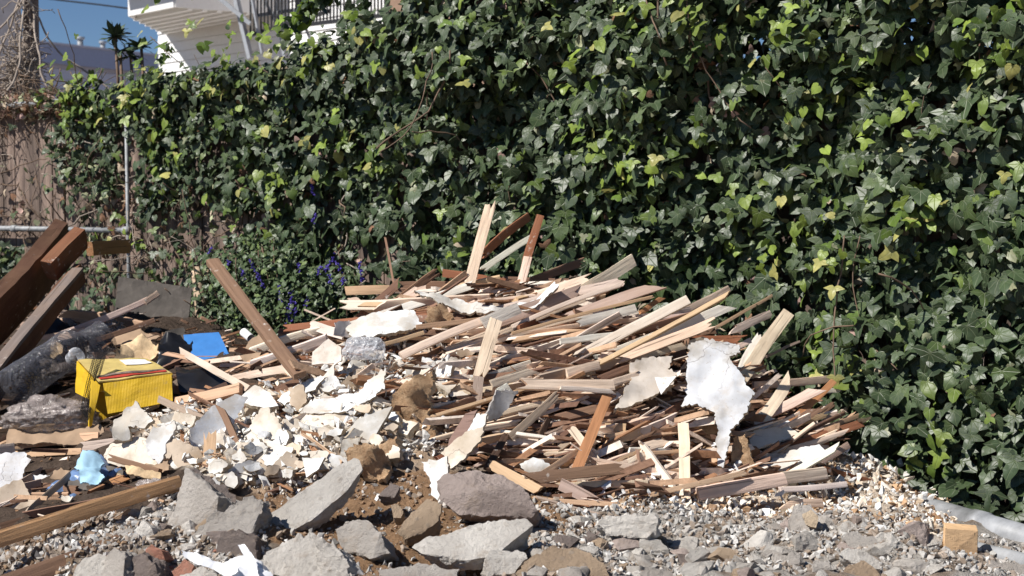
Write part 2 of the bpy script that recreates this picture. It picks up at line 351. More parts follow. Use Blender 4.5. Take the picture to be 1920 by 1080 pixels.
mb = MB(); mb.tube([W(-.03, 1.02, .05), W(.015, 1.02, .05)], .02, 10); mb.tube([W(-.9, 1.02, .05), W(-.86, 1.02, .05)], .018, 10); sub(mb.build("clamp", M['galv'], None, True), pf)
# ---------------------------------------------------------------- ivy
LV = [(0, 0, 0), (.15, .15, .0), (.40, .15, -.02), (.60, -.08, -.07), (.52, -.34, -.05), (.40, -.56, -.05), (.19, -.78, -.08), (0, -.95, -.14), (0, -.35, .03), (0, -.65, .0)]
def leaf_template(lobe=1.0, wid=1.0):
    R_ = [(x*wid*(lobe if i == 3 else 1), y, z) for i, (x, y, z) in enumerate(LV)]
    if lobe > 1.15: R_[4] = ((.36-.5*(lobe-1.2))*wid, -.30, -.02); R_[5] = (.29*wid, -.5, -.03)
    V = list(R_[:8])+[(-x, y, z) for x, y, z in R_[1:7]]+[R_[8], R_[9]]
    r = list(range(0, 8)); l = [0]+list(range(8, 14))+[7]; c, d = 14, 15
    T = []
    for q, fl in ((r, 0), (l, 1)):
        for i in range(7):
            k = c if i < 4 else d
            t = [k, q[i+1], q[i]] if not fl else [k, q[i], q[i+1]]
            T.append(t)
        t = [c, d, q[4]] if not fl else [c, q[4], d]; T.append(t)
    return np.array(V, float), np.array(T)
LT = [leaf_template(1.0, .90), leaf_template(1.24, .95), leaf_template(.85, .78), leaf_template(1.36, 1.0), leaf_template(1.3, .88)]
def leaves_mesh(name, pos, nrm, tip, size, cols, pick=None, curl=0.6):
    n = len(pos); pos, nrm, tip = map(np.asarray, (pos, nrm, tip))
    nrm = nrm/np.linalg.norm(nrm, axis=1)[:, None]; t = tip-nrm*(tip*nrm).sum(1)[:, None]; t /= np.linalg.norm(t, axis=1)[:, None]
    x = np.cross(-t, nrm); Vs, Fs, Cs, Us = [], [], [], []; off = 0
    pick = np.random.randint(0, len(LT), n) if pick is None else pick
    for k, (tv, tf) in enumerate(LT):
        m = np.where(pick == k)[0]
        if not len(m): continue
        tvv = np.repeat(tv[None], len(m), 0); tvv[..., 2] *= np.random.uniform(-.3, 2.2, (len(m), 1))*curl
        tvv[..., 2] += np.random.normal(0, .022, tvv.shape[:2]); tvv[..., :2] += np.random.normal(0, .018, tvv[..., :2].shape)
        tvv[..., 2] += tvv[..., 0]*np.random.normal(0, .12, (len(m), 1)); tvv[..., 2] -= np.random.uniform(-.1, .35, (len(m), 1))*tvv[..., 1]**2*.6
        sz = size[m][:, None, None]
        wv = pos[m][:, None]+(tvv[..., :1]*x[m][:, None]-tvv[..., 1:2]*t[m][:, None]+tvv[..., 2:]*nrm[m][:, None])*sz
        Vs.append(wv.reshape(-1, 3)); Fs.append((tf[None]+(np.arange(len(m))*len(tv))[:, None, None]+off).reshape(-1, 3)); off += wv.shape[0]*wv.shape[1]
        Cs.append(np.repeat(cols[m], len(tv), 0)); Us.append(np.tile(tv[:, :2], (len(m), 1)))
    return mesh_np(name, np.concatenate(Vs), np.concatenate(Fs), np.concatenate(Cs), np.concatenate(Us), smooth=True)
tops = [(-2, 1.5), (-.8, 1.56), (-.5, 1.62), (-.35, 1.69), (0, 1.73), (.6, 1.76), (1.0, 1.76), (1.3, 1.83), (1.65, 1.93), (2.0, 2.16), (2.6, 2.4), (5.4, 2.55)]
def ztop(s):
    return float(np.interp(s, [a for a, b in tops], [b for a, b in tops]))+.03*ns((s*3, 0, 0))
def cover(s, z):
    t = .5*ns((s*2.2, z*2.2, 4))
    if s < -.62+.25*t:
        if -1.25 < s < -.75 and z < .93: return .7
        return .012
    if s < .05:
        if z < 1.0 and -.75 < s: return .05 if z > .85 else .2
        if z > 1.5: return .7 if s > -.35 else .3
        if z > 1.22+.12*t: return .62 if s > -.4 else .38
        if z > 1.05: return .09
        return .06 if z > .85 else .25
    if s < 1.72:
        lim = 1.12+.25*t if s < .95 else 1.0+.3*t
        if z > lim: return .92 if ns((s*9, z*9, 7)) < .24 else .35
        if s > 1.1: return .24
        return .09 if z > .86 else .26
    return 1.0 if z > 1.5 or ns((s*9, z*9, 7)) < .22 else .35
def bulge(s, z):
    b = .10+.05*max(0, min(1, (s-1.5)/2)); b += .12*ns((s*1.6, z*1.6, 0), 1)+.09*ns((s*5, z*5, 2), 1)+.07*ns((s*13, z*13, 2), 1)
    if s > 2.6: b += .10*max(0, (s-2.6))*max(0, 1-abs(z-.5)/.7)
    if z > 1.6: b += .06
    if s < 1.6: b *= .45+.35*max(0, s)/1.6
    return max(.03, b)
def rnd3(k): return Vector((random.gauss(0, k), random.gauss(0, k), random.gauss(0, k)))
ivy = empty("ivy_hedge", W(1.8, .3, .1), "dense dark green ivy with lime young shoots climbing over the whole fence", "ivy")
pos, nrm, tip, size, cols = [], [], [], [], []
n_leaf = 0
while n_leaf < 26500:
    s = random.uniform(-2.1, 5.0); z = random.uniform(.15, 2.55)
    zt = ztop(s)
    if z > zt+random.uniform(-.03, .04) or random.random() > cover(s, z): continue
    if z < H(*W(s, 0, .1)[:2])-.02: continue
    if abs(s-.0) < .075 and .8 < z < 1.52 and random.random() < .93: continue
    layer = random.random(); b = bulge(s, z)
    off = b*(1-.85*layer**2.6)+random.uniform(-.01, .035)
    n = wN+Vector((0, 0, .35))+rnd3(.50)
    if z > zt-.06: n = n+Vector((0, 0, .9))
    if s > 2.3 and z < .5: n = n+Vector((0, 0, .4))
    pos.append(W(s, z, off)); nrm.append(n); tip.append(Vector((0, 0, -1))+rnd3(.36))
    sz = random.uniform(.029, .058)*(1+.10*min(1, max(0, s-1.5)/1.5)-.12*max(0, min(1, 1.5-s))); sz *= random.choice((.6, .85, 1, 1, 1.15)); size.append(sz)
    v = random.uniform(.72, 1.3); r = random.random()
    if r < .74: c = (.044*v, .068*v, .031*v)
    elif r < .90: c = (.058*v, .088*v, .030*v)
    elif r < .965: c = (.10*v, .145*v, .03*v)
    else: c = (.19*v, .20*v, .12*v); size[-1] *= .6
    cols.append(c); n_leaf += 1
for i in range(6500):    # the back of the crest, so that the top is a closed mass
    s = random.uniform(-.45, 5.0); z = random.uniform(1.5, ztop(s)-.01)
    pos.append(W(s, z, random.uniform(-.16, .03))); nrm.append(wN*random.choice((1, 1, -1))+Vector((0, 0, .5))+rnd3(.45)); tip.append(Vector((0, 0, -1))+rnd3(.4)); size.append(random.uniform(.04, .07)); v = random.uniform(.7, 1.2); cols.append((.037*v, .058*v, .027*v))
o = link("foliage", leaves_mesh("foliage", pos, nrm, tip, np.array(size), np.array(cols)), M['leaf']); sub(o, ivy)
# young lime shoots
pos, nrm, tip, size, cols = [], [], [], [], []
cl = []
for i in range(120):
    if i < 22: s = random.uniform(-.45, 1.9); z = ztop(s)+random.uniform(-.13, -.03)
    elif i < 34: s = random.uniform(-.55, 1.6); z = random.uniform(.85, 1.6)
    elif i < 70: s = random.uniform(2.6, 4.3); z = random.uniform(1.1, 2.0)
    else: s = random.uniform(.2, 4.6); z = random.uniform(.35, 2.1)
    if cover(s, z-.05) < .3: continue
    cl.append((s, z))
cl += [(-1.02, .9), (-1.08, .86), (-.35, 1.62), (-.28, 1.55), (-.38, 1.72), (.18, 1.0), (-.1, .9)]
for s, z in cl:
    if abs(s) < .1 and z < 1.55: continue
    k = random.randint(4, 12); b = bulge(s, z); sp = random.uniform(.035, .09); v0 = random.uniform(.7, 1.15)
    for j in range(k):
        a, c_ = s+random.gauss(0, sp), z+random.gauss(0, sp)
        pos.append(W(a, c_, b+random.uniform(.0, .07))); nrm.append(wN+Vector((0, 0, .5))+rnd3(.45)); tip.append(Vector((0, 0, -1))+rnd3(.6))
        size.append(random.uniform(.026, .052)); v = v0*random.uniform(.75, 1.2); y = random.random()
        cols.append((.22*v, .30*v, .05*v) if y < .5 else ((.12*v, .19*v, .035*v) if y < .85 else (.42*v, .40*v, .13*v)))
# trailing shoots that stand up over the top, one sprig after another
def sprig(s0, z0, s1, z1, k, sz=.04, dark=.3, off=.06):
    for j in range(k):
        f = j/max(1, k-1); a = s0+(s1-s0)*f+random.gauss(0, .012); c_ = z0+(z1-z0)*f+random.gauss(0, .012)
        pos.append(W(a, c_, off+random.uniform(-.03, .05))); nrm.append(wN+Vector((0, 0, .3))+rnd3(.6)); tip.append(Vector((0, 0, -1))+rnd3(.7))
        size.append(random.uniform(.7, 1.2)*sz); v = random.uniform(.7, 1.1)
        cols.append((.045*v, .075*v, .03*v) if random.random() < dark else (.22*v, .33*v, .04*v))
for a in [(.70, 1.74, .72, 1.92, 12, .03, .2), (.85, 1.86, 1.05, 1.93, 9, .04, .1), (1.05, 1.86, 1.38, 2.05, 46, .05, .65), (1.15, 1.9, 1.3, 2.1, 40, .05, .55), (1.38, 1.85, 1.52, 2.0, 24, .045, .7),
          (1.2, 1.95, 1.5, 2.08, 22, .05, .6), (.3, 1.8, .3, 1.85, 6, .035, .3), (-.42, 1.58, -.33, 1.76, 26, .04, .3), (-.3, 1.66, -.2, 1.78, 22, .04, .4), (-.62, 1.68, -.5, 1.6, 14, .04, .3)]:
    sprig(*a)
o = link("young_foliage", leaves_mesh("young_foliage", pos, nrm, tip, np.array(size), np.array(cols)), M['young']); sub(o, ivy)
# dry and pale leaves
pos, nrm, tip, size, cols = [], [], [], [], []
def dryleaf(s, z, off, sz=None, pal=None):
    pos.append(W(s, z, off)); nrm.append(wN+rnd3(.7)); tip.append(Vector((0, 0, -1))+rnd3(.8)); size.append(sz or random.uniform(.02, .05))
    v = random.uniform(.6, 1.25); r = random.random() if pal is None else pal
    cols.append((.48*v, .39*v, .29*v) if r < .34 else ((.40*v, .42*v, .26*v) if r < .62 else ((.22*v, .12*v, .075*v) if r < .85 else (.48*v, .32*v, .28*v))))
for i in range(1300):
    s = random.uniform(-.5, 4.8); z = random.uniform(.4, 2.1)
    if z < ztop(s)-.03 and H(*W(s, 0, .1)[:2]) < z: dryleaf(s, z, bulge(s, z)*random.uniform(.5, 1.05))
for i in range(900):    # the drift of dead leaves along the bare fence top
    s = random.uniform(-2.2, -.3); dryleaf(s, 1.60+random.uniform(-.02, .10)+.04*ns((s*6, 0, 0)), random.uniform(-.08, .09), random.uniform(.02, .042), random.choice((.1, .6, .7, .8, .95)))
for i in range(230):
    s = random.uniform(-2.2, 1.4); z = random.uniform(.6, 1.6); dryleaf(s, z, random.uniform(.0, .05), random.uniform(.018, .04), random.choice((.1, .6, .8)))
for cs, cz_, k in ((-.12, 1.16, 14), (-.9, 1.13, 10), (3.1, 1.62, 40), (3.0, 1.9, 45), (2.45, 2.02, 30), (1.3, 1.03, 12), (3.15, 1.45, 25)):
    for i in range(k): dryleaf(cs+random.gauss(0, .045), cz_+random.gauss(0, .04), bulge(cs, cz_)*random.uniform(.7, 1.05), random.uniform(.02, .04), random.choice((.1, .7, .95)))
o = link("dry_foliage", leaves_mesh("dry_foliage", pos, nrm, tip, np.array(size), np.array(cols), curl=1.6), M['dry']); sub(o, ivy)
# stems
def wander(p, d, n, step, k, grav=0):
    out = [Vector(p)]; d = Vector(d).normalized()
    for i in range(n):
        d = (d+rnd3(k)+Vector((0, 0, -grav))).normalized(); out.append(out[-1]+d*step)
    return out
mb = MB()
for i in range(80):
    s = random.uniform(-.6, 4.8); z = random.uniform(.3, 1.7)
    mb.tube(wander(W(s, z, bulge(s, z)*random.uniform(.4, 1.0)), wU*random.uniform(-.7, .7)+Vector((0, 0, 1)), random.randint(5, 12), .045, .22), random.uniform(.0014, .0032), 4)
for s, z in ((3.0, 2.1), (2.9, 2.05), (3.15, 2.2), (2.7, 2.15), (3.05, 1.8), (3.3, 1.0), (3.62, 1.05), (2.0, 1.7)):
    for k in range(2): mb.tube(wander(W(s+random.gauss(0, .04), z, bulge(s, z)+.02), wU*random.uniform(-.5, .5)+Vector((0, 0, -1)), 12, .04, .16), random.uniform(.002, .004), 5)
sub(mb.build("stem", M['twig'], None, True), ivy)
# dead vine web on the bare fence
dv = empty("dead_vine", W(-1.0, 1.0, .02), "leafless web of thin brown vine stems spread over the bare fence boards", "dead vine")
mb = MB(); mb2 = MB()
for i in range(480):
    s = random.uniform(-2.1, 1.5); z = random.uniform(.55, 1.62)
    if s > .2 and z > 1.15: continue
    (mb if i % 3 else mb2).tube(wander(W(s, z, random.uniform(.0, .035)), wU*random.uniform(-1, 1)+Vector((0, 0, random.uniform(-1, 1))), random.randint(4, 11), .035, .35), random.uniform(.0012, .0034), 4)
for i in range(260):
    s = random.uniform(-2.2, -.35); mb.tube(wander(W(s, 1.62, random.uniform(-.05, .08)), wU*random.choice((-1, 1))+Vector((0, 0, .25)), 7, .04, .4), random.uniform(.0014, .003), 4)
sub(mb.build("stem", M['twig'], None, True), dv); sub(mb2.build("stem", M['twigl'], None, True), dv)
# orange dead sprig, rosette plants above the fence
rp = empty("rosette_shrub", W(-.3, 1.7, -.05), "spiky dark rosettes of narrow leaves poking above the ivy against the sky", "shrub")
LT2 = LT; LT = [leaf_template(.5, .35)]
pos, nrm, tip, size, cols = [], [], [], [], []
mb = MB()
for (px, py, k, r) in ((216, 68, 26, .085), (265, 88, 24, .075), (245, 104, 18, .07), (225, 95, 10, .07)):
    c = P(px, py, 6.72); mb.tube([c+Vector((0, 0, -.45)), c+Vector((.01, 0, -.2)), c], .007, 6)
    for i in range(k):
        a = random.uniform(0, 6.28); e = random.uniform(-.5, .9); d = Vector((math.cos(a)*math.cos(e), math.sin(a)*math.cos(e), math.sin(e)))
        pos.append(c+d*.012); tip.append(d); nrm.append(Vector((0, 0, 1))+rnd3(.2)-d*d.z); size.append(r*random.uniform(.7, 1.15)); v = random.uniform(.7, 1.3); cols.append((.04*v, .065*v, .035*v))
LT = [leaf_template(.5, .35)]
o = link("foliage", leaves_mesh("foliage", pos, nrm, tip, np.array(size), np.array(cols)), M['leaf']); sub(o, rp); sub(mb.build("stem", M['twig'], None, True), rp)
# violet flowering shrub at the wall's foot
sh = empty("flowering_shrub", W(.95, .45, .3), "bushy small-leaved green shrub with violet flower spikes between the fence and the lath heap", "shrub")
LT = [leaf_template(.7, .75), leaf_template(.6, .6)]
pos, nrm, tip, size, cols = [], [], [], [], []
for i in range(5200):
    a = random.gauss(0, 1); s = 1.06+.24*max(-1.7, min(1.7, a)); z = random.uniform(.45, 1.0+.10*ns((s*7, 1, 1))-.35*abs(s-.98)**1.5); off = random.uniform(.05, .42)*(1-.45*max(0, z-.7)/.4)
    n = wN*random.uniform(.3, 1.2)+Vector((0, 0, .8))+rnd3(.5); pos.append(W(s, z, off)); nrm.append(n); tip.append(Vector((0, 0, -.5))+wN*.5+rnd3(.7)); size.append(random.uniform(.014, .036))
    v = random.uniform(.6, 1.35); cols.append((.06*v, .095*v, .038*v) if random.random() < .85 else (.12*v, .17*v, .05*v))
o = link("foliage", leaves_mesh("foliage", pos, nrm, tip, np.array(size), np.array(cols)), M['leaf']); sub(o, sh)
mb = MB()
for i in range(34): mb.tube(wander(W(.98+random.gauss(0, .12), .45, .2), Vector((random.gauss(0, .3), random.gauss(0, .3), 1)), 12, .045, .12), .0025, 4)
sub(mb.build("stem", M['twig'], None, True), sh)
spk = [(478, 508, 30), (488, 525, 20), (455, 512, 14), (426, 500, 18), (585, 355, 18), (590, 410, 14), (525, 550, 22), (545, 565, 26), (552, 585, 26), (575, 560, 18), (540, 600, 20), (620, 492, 26), (635, 500, 18), (676, 510, 24), (645, 525, 10), (430, 560, 14), (395, 468, 10), (600, 505, 14), (560, 500, 10), (620, 525, 12)]
for px, py, ln in spk:
    k = (px-960)/F; Yw = 5.315/(1+.73*k); c = P(px, py, Yw-(.50 if py > 440 else .18)); fm = MB(); L_ = ln*Yw/F*1.3
    d = Vector((random.gauss(0, .3), random.gauss(0, .2), 1)).normalized()
    for j in range(int(ln*.9)):
        f = random.uniform(-.5, .5); q = c+d*L_*f; dd = rnd3(1).normalized()*random.uniform(.006, .013)
        fm.tube([q, q+dd*.6, q+dd], .0016, 4, .0038)
    sub(fm.build("flower_spike", M['violet']), sh)
LT = LT2
# trunk
tk = empty("tree_stump", P(378, 610, 5.9), "short bare pale-barked trunk standing between the grey panel and the violet-flowered shrub", "tree trunk")
mb = MB(); mb.tube([P(384, 640, 5.9), P(381, 590, 5.9), P(376, 555, 5.92), P(372, 528, 5.95), P(366, 505, 5.98)], .031, 12, .024); mb.tube([P(374, 545, 5.92), P(386, 520, 5.97), P(392, 495, 6.0)], .016, 8, .01)
for i in range(len(mb.v)):
    v = Vector(mb.v[i]); mb.v[i] = tuple(v+Vector((ns(v, 40), ns(v, 40, 3), 0))*.006)
sub(mb.build("trunk", M['bark'], None, True), tk)
# ---------------------------------------------------------------- pieces: laths and boards
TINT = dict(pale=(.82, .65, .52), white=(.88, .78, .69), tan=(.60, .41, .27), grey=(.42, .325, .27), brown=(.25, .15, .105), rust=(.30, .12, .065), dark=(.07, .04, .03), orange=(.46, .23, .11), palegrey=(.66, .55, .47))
VIEWN = Vector((0, -cp, sp_))
def stick_mesh(L_, w_, t_, e0, e1, bow=0.0, seed=0):
    rs = random.Random(seed); nc = 5; nsg = max(4, int(L_/.06)); V = []; Fc = []
    def endoff(kind):
        if kind == 'cut': b = rs.uniform(-.1, .1)*w_; return [b*(2*c/nc-1) for c in range(nc+1)]
        if kind == 'point': return [-abs(2*c/nc-1-rs.uniform(-.2, .2))*w_*3.0 for c in range(nc+1)]
        if kind == 'slant': sg = rs.choice((-1, 1)); return [sg*(c/nc-.5)*w_*1.6+rs.uniform(-.1, .1)*w_ for c in range(nc+1)]
        return [rs.uniform(-1.0, .35)*w_*(1 if c % 2 else .8) for c in range(nc+1)]
    o0, o1 = endoff(e0), endoff(e1); sw = rs.gauss(0, .010)*L_; bow = bow or rs.gauss(0, .010)*L_; tw = rs.uniform(-1, 1)*.10
    for i in range(nsg+1):
        f = i/nsg; x = (f-.5)*L_; yo = sw*math.sin(f*3.1)+rs.gauss(0, .0005); zo = bow*(1-(2*f-1)**2)
        a = tw*(f-.5)
        for side in (1, -1):
            for c in range(nc+1):
                y = (c/nc-.5)*w_; xx = x
                if i == 0: xx = x-o0[c]
                if i == nsg: xx = x+o1[c]
                if c in (0, nc): y += rs.gauss(0, .012)*w_
                z = side*t_/2*(1-(.12 if c in (0, nc) else 0)); 
                V.append((xx, y*math.cos(a)+yo, z+y*math.sin(a)+zo))
    m = 2*(nc+1)
    for i in range(nsg):
        b = i*m
        for c in range(nc):
            Fc.append([b+c, b+m+c, b+m+c+1, b+c+1]); q = b+nc+1
            Fc.append([q+c, q+c+1, q+m+c+1, q+m+c])
        Fc.append([b, b+nc+1, b+m+nc+1, b+m]); Fc.append([b+nc, b+m+nc, b+m+2*nc+1, b+2*nc+1])
    for b, fl in ((0, 0), (nsg*m, 1)):
        for c in range(nc):
            f = [b+c, b+c+1, b+nc+2+c, b+nc+1+c]; Fc.append(f[::-1] if fl else f)
    me = bpy.data.meshes.new("lath"); me.from_pydata(V, [], Fc); me.update(); return me
used = {}
def stick3(A, B, w_, t_, tint, label, roll=0, name="lath", cat="lath", group=None, ends=None, bow=0.0, seed=None, mtl='wood', face=None):
    A, B = Vector(A), Vector(B); d = (B-A); L_ = d.length; d.normalize()
    mid = (A+B)/2; v = (CAMP-mid).normalized(); y = v.cross(d).normalized(); z = d.cross(y).normalized()
    rm = Matrix.Rotation(R(roll), 3, d); y = rm @ y; z = rm @ z
    if face is not None: fv = Vector(face); z = (fv-d*fv.dot(d)).normalized(); y = z.cross(d)
    if seed is None: seed = int((A.x+B.z)*9173) & 0xffff
    rs = random.Random(seed+5); ends = ends or (rs.choice(('broken', 'cut', 'broken', 'slant')), rs.choice(('broken', 'cut', 'cut', 'slant')))
    me = stick_mesh(L_, w_, t_, ends[0], ends[1], bow, seed); me.name = name
    o = link(name, me, M[mtl]); j = rs.uniform(.88, 1.12); o.color = (*[min(.85, c*j*rs.uniform(.96, 1.04)) for c in TINT[tint]], 1)
    o.matrix_world = Matrix.Translation(mid) @ Matrix((d, y, z)).transposed().to_4x4()
    return tag(o, label, cat, group)
def depths(x0, y0, x1, y1, lift):
    lim = lambda x, y: 4.75 if x > 560 else 6.2
    a, b = hitY(x0, y0), hitY(x1, y1)
    if a and a > lim(x0, y0): a = None
    if b and b > lim(x1, y1): b = None
    if a is None and b is None: a = b = 4.5
    elif a is None: a = b+.04
    elif b is None: b = a+.04
    return a-lift, b-lift
def S(x0, y0, x1, y1, wpx, tint, label, D=None, roll=None, t=.008, lift=.075, **kw):
    da, db = D if D else depths(x0, y0, x1, y1, lift)
    if roll is None: roll = random.Random(int(x0*7+y0)).uniform(-22, 22)
    return stick3(P(x0, y0, da), P(x1, y1, db), wpx*(da+db)/2/F/max(.8, math.cos(R(roll))), t, tint, label, roll, **kw)
G1 = "laths standing out of the wood heap"; G2 = "laths lying on the wood heap"; G3 = "laths fanning out of the heap's right flank"; G4 = "laths in the plaster heap at left"; G5 = "laths at the foot of the heap"
# crest
S(922, 376, 880, 532, 20, 'pale', "tall pale whitewashed lath standing nearly upright on the crest of the wood heap", (4.55, 4.45), 5, group=G1, ends=('broken', 'cut'))
S(992, 406, 900, 482, 15, 'rust', "wide rust brown lath tilted right behind the tall upright lath on the crest", (4.75, 4.6), -20, group=G1, ends=('cut', 'broken'))
S(1000, 443, 905, 505, 11, 'white', "thin white-faced lath leaning between the upright lath and the two-toned one", (4.7, 4.55), 10, group=G1, ends=('cut', 'broken'))
S(1013, 404, 986, 490, 15, 'rust', "rust red splintered lath ending in a sharp point at the crest", (4.62, 4.54), 0, group=G1, ends=('cut', 'cut'))
S(990, 482, 976, 536, 16, 'pale', "short pale lath right under the pointed rust red lath", (4.525, 4.47), 5, group=G1, ends=('cut', 'cut'))
S(1094, 491, 995, 528, 15, 'brown', "mid brown lath sticking out to the right of the crest, ivy behind it", (4.7, 4.6), -15, group=G1)
S(722, 445, 739, 535, 4, 'brown', "thin brown twig-like splinter standing at the left of the crest", (4.7, 4.6), 0, group=G1, t=.004)
S(648, 545, 732, 543, 17, 'tan', "clean tan lath end pointing left above the white sheet", (4.62, 4.6), 0, group=G2, ends=('cut', 'cut'))
S(740, 537, 1055, 542, 19, 'brown', "long brown board lying level along the crest behind the upright lath", (4.62, 4.56), 10, group=G2, ends=('broken', 'cut'))
S(820, 508, 728, 578, 15, 'brown', "reddish brown lath leaning left on the crest, lower end in the heap", (4.57, 4.45), -12, group=G2)
S(746, 532, 664, 604, 15, 'brown', "brown lath slanting across the tan lath end", (4.53, 4.42), 12, group=G2)
S(660, 560, 690, 585, 14, 'grey', "short grey-brown lath stub under the tan lath end", (4.6, 4.5), 0, group=G2)
S(795, 540, 700, 600, 22, 'pale', "broad cream splintered lath just under the reddish brown one", (4.47, 4.38), 15, group=G2)
S(897, 531, 640, 618, 15, 'white', "long cream lath running down left from the crest to the white sheet", (4.42, 4.27), 20, group=G2, t=.014)
S(830, 512, 960, 532, 15, 'rust', "rust brown lath lying low behind the foot of the upright lath", (4.6, 4.55), 0, group=G2)
S(940, 524, 1070, 528, 12, 'brown', "brown lath lying behind the level board at the crest", (4.66, 4.62), 0, group=G2)
S(870, 560, 1005, 540, 20, 'pale', "cream lath piece lying flat just below the level board", (4.5, 4.46), 0, group=G2)
S(1188, 487, 1088, 548, 23, 'pale', "pale lath with a clean end reaching up right over the ivy from the crest", (4.45, 4.33), -8, group=G1, ends=('cut', 'broken'))
S(1092, 546, 900, 612, 26, 'grey', "wide grey-brown board with saw marks in the upper middle of the heap", (4.27, 4.12), 12, group=G2, t=.012)
S(1100, 560, 880, 648, 10, 'pale', "narrow pale lath along the lower edge of the saw-marked board", (4.25, 4.08), 0, group=G2)
S(973, 578, 905, 606, 22, 'white', "short whitish lath lying over the top of the leaning middle lath", (4.13, 4.07), 0, group=G2, ends=('cut', 'cut'))
S(912, 600, 752, 668, 15, 'pale', "long pale lath sloping down left to the broken plaster", (4.1, 3.98), 15, group=G2, t=.014)
S(1000, 577, 702, 626, 13, 'dark', "dark brown lath under the curled plaster strip", (4.28, 4.18), 0, group=G2)
S(1000, 584, 780, 613, 9, 'tan', "thin tan lath beneath the dark brown lath", (4.22, 4.13), 0, group=G2)
S(795, 624, 720, 645, 8, 'tan', "small tan splinter right of the clear plastic bag", (4.12, 4.08), 0, group=G2)
S(930, 600, 898, 712, 25, 'pale', "pale lath standing almost upright in the middle of the heap", (4.02, 3.86), 0, group=G2, ends=('cut', 'broken'))
S(898, 706, 892, 764, 19, 'grey', "short grey lath hanging below the upright middle lath", (3.83, 3.80), 0, group=G2, ends=('cut', 'cut'))
S(1192, 578, 1078, 606, 17, 'white', "short whitish lath with a clean right end high on the heap's right side", (4.13, 4.05), 5, group=G2, ends=('cut', 'broken'))
S(1366, 541, 1284, 582, 13, 'pale', "long pale lath end sticking out up right above the ivy gap", (4.5, 4.35), 0, group=G3, ends=('cut', 'cut'), t=.01)
S(1292, 583, 1192, 600, 18, 'palegrey', "broad greyish lath joined under the long pale lath end", (4.3, 4.15), 0, group=G3, ends=('cut', 'broken'), t=.014)
S(1240, 559, 1200, 588, 10, 'orange', "small orange-red lath stub above the greyish lath on the right", (4.3, 4.2), 0, group=G3)
S(1225, 556, 960, 626, 6, 'tan', "very thin tan strip running along the top right of the heap", (4.15, 4.05), 0, group=G2)
S(1195, 612, 1120, 640, 13, 'orange', "charred orange lath piece right of the heap's middle", (4.1, 4.02), 0, group=G2)
S(1175, 625, 1050, 640, 12, 'white', "white splintered lath right of the middle", (4.05, 3.98), 0, group=G2)
S(1060, 690, 1000, 712, 17, 'pale', "pale lath piece with a squared right end in the middle", (3.93, 3.86), 0, group=G2, ends=('cut', 'broken'))
S(1122, 684, 1062, 700, 17, 'pale', "squared pale lath end just right of the heap's centre", (3.93, 3.88), 0, group=G2, ends=('cut', 'cut'), t=.014)
S(998, 695, 922, 722, 17, 'palegrey', "grey pale lath left of centre pointing to the upright lath's foot", (3.9, 3.83), 0, group=G2)
S(1150, 722, 972, 720, 20, 'pale', "long pale lath with a nail hole lying level across the heap's centre", (3.83, 3.76), 10, group=G2, t=.016, ends=('cut', 'broken'))
S(1148, 734, 1050, 728, 9, 'white', "thin whitish strip lying against the level centre lath", (3.82, 3.77), 0, group=G2)
S(1198, 702, 1140, 720, 14, 'pale', "round-ended pale lath piece right of the level centre lath", (3.9, 3.85), 0, group=G2, t=.014)
S(1186, 688, 1122, 712, 14, 'brown', "brown lath end behind the round-ended pale piece", (3.94, 3.88), 0, group=G2)
S(955, 728, 930, 742, 22, 'white', "cream splintered lath end left of the level centre lath", (3.8, 3.76), 0, group=G2)
S(1048, 737, 957, 820, 15, 'grey', "grey-brown lath leaning steeply down left below the centre", (3.78, 3.64), -10, group=G2, ends=('broken', 'cut'))
S(1138, 745, 1080, 884, 20, 'orange', "orange-brown lath leaning upright at the front of the heap", (3.75, 3.55), 0, group=G2, ends=('cut', 'cut'))
S(1070, 800, 1172, 945, 17, 'palegrey', "greyish lath crossing behind the orange-brown lath", (3.70, 3.52), 0, group=G5)
S(1168, 878, 995, 897, 21, 'brown', "dull brown lath with a pale upper edge lying level at the heap's foot", (3.53, 3.44), 15, group=G5, ends=('broken', 'slant'))
S(914, 868, 1015, 922, 19, 'tan', "pale brown split lath pointing at the big grey boulder", (3.5, 3.42), 0, group=G5, ends=('broken', 'broken'))
S(1050, 908, 1148, 962, 23, 'grey', "wide pale brown lath sloping down right at the foot of the heap", (3.46, 3.4), 0, group=G5, ends=('cut', 'slant'))
S(1000, 940, 1125, 975, 22, 'grey', "grey shaded board lying behind the gravel right of the big boulder", (3.40, 3.36), 25, group=G5, t=.01)
S(995, 935, 1150, 945, 9, 'tan', "thin tan lath along the top edge of the shaded board", (3.42, 3.4), 0, group=G5)
S(1205, 812, 1130, 826, 20, 'tan', "rough torn tan wood lump right of the orange-brown lath", (3.74, 3.7), 0, group=G2, t=.02, ends=('broken', 'broken'))
S(1225, 786, 1140, 802, 18, 'brown', "brown lath end with fibre on top right of the orange-brown lath", (3.82, 3.75), 0, group=G2)
S(1281, 795, 1284, 950, 21, 'pale', "pale lath standing upright left of the torn sheet's tail", (3.76, 3.52), 0, group=G5, ends=('cut', 'broken'))
S(1195, 842, 1203, 905, 6, 'brown', "thin brown stick standing left of the upright right-hand lath", (3.65, 3.58), 0, group=G5, t=.006)
S(1200, 845, 1140, 872, 6, 'tan', "thin tan stick leaning on the thin standing one", (3.66, 3.6), 0, group=G5, t=.005)
S(1290, 845, 1205, 850, 7, 'tan', "thin round stick lying behind the upright right-hand lath", (3.7, 3.66), 0, group=G5, t=.007)
S(1170, 941, 1402, 886, 10, 'tan', "long thin tan lath bowed across the white rubble at the foot", (3.5, 3.55), 0, group=G5, bow=.01)
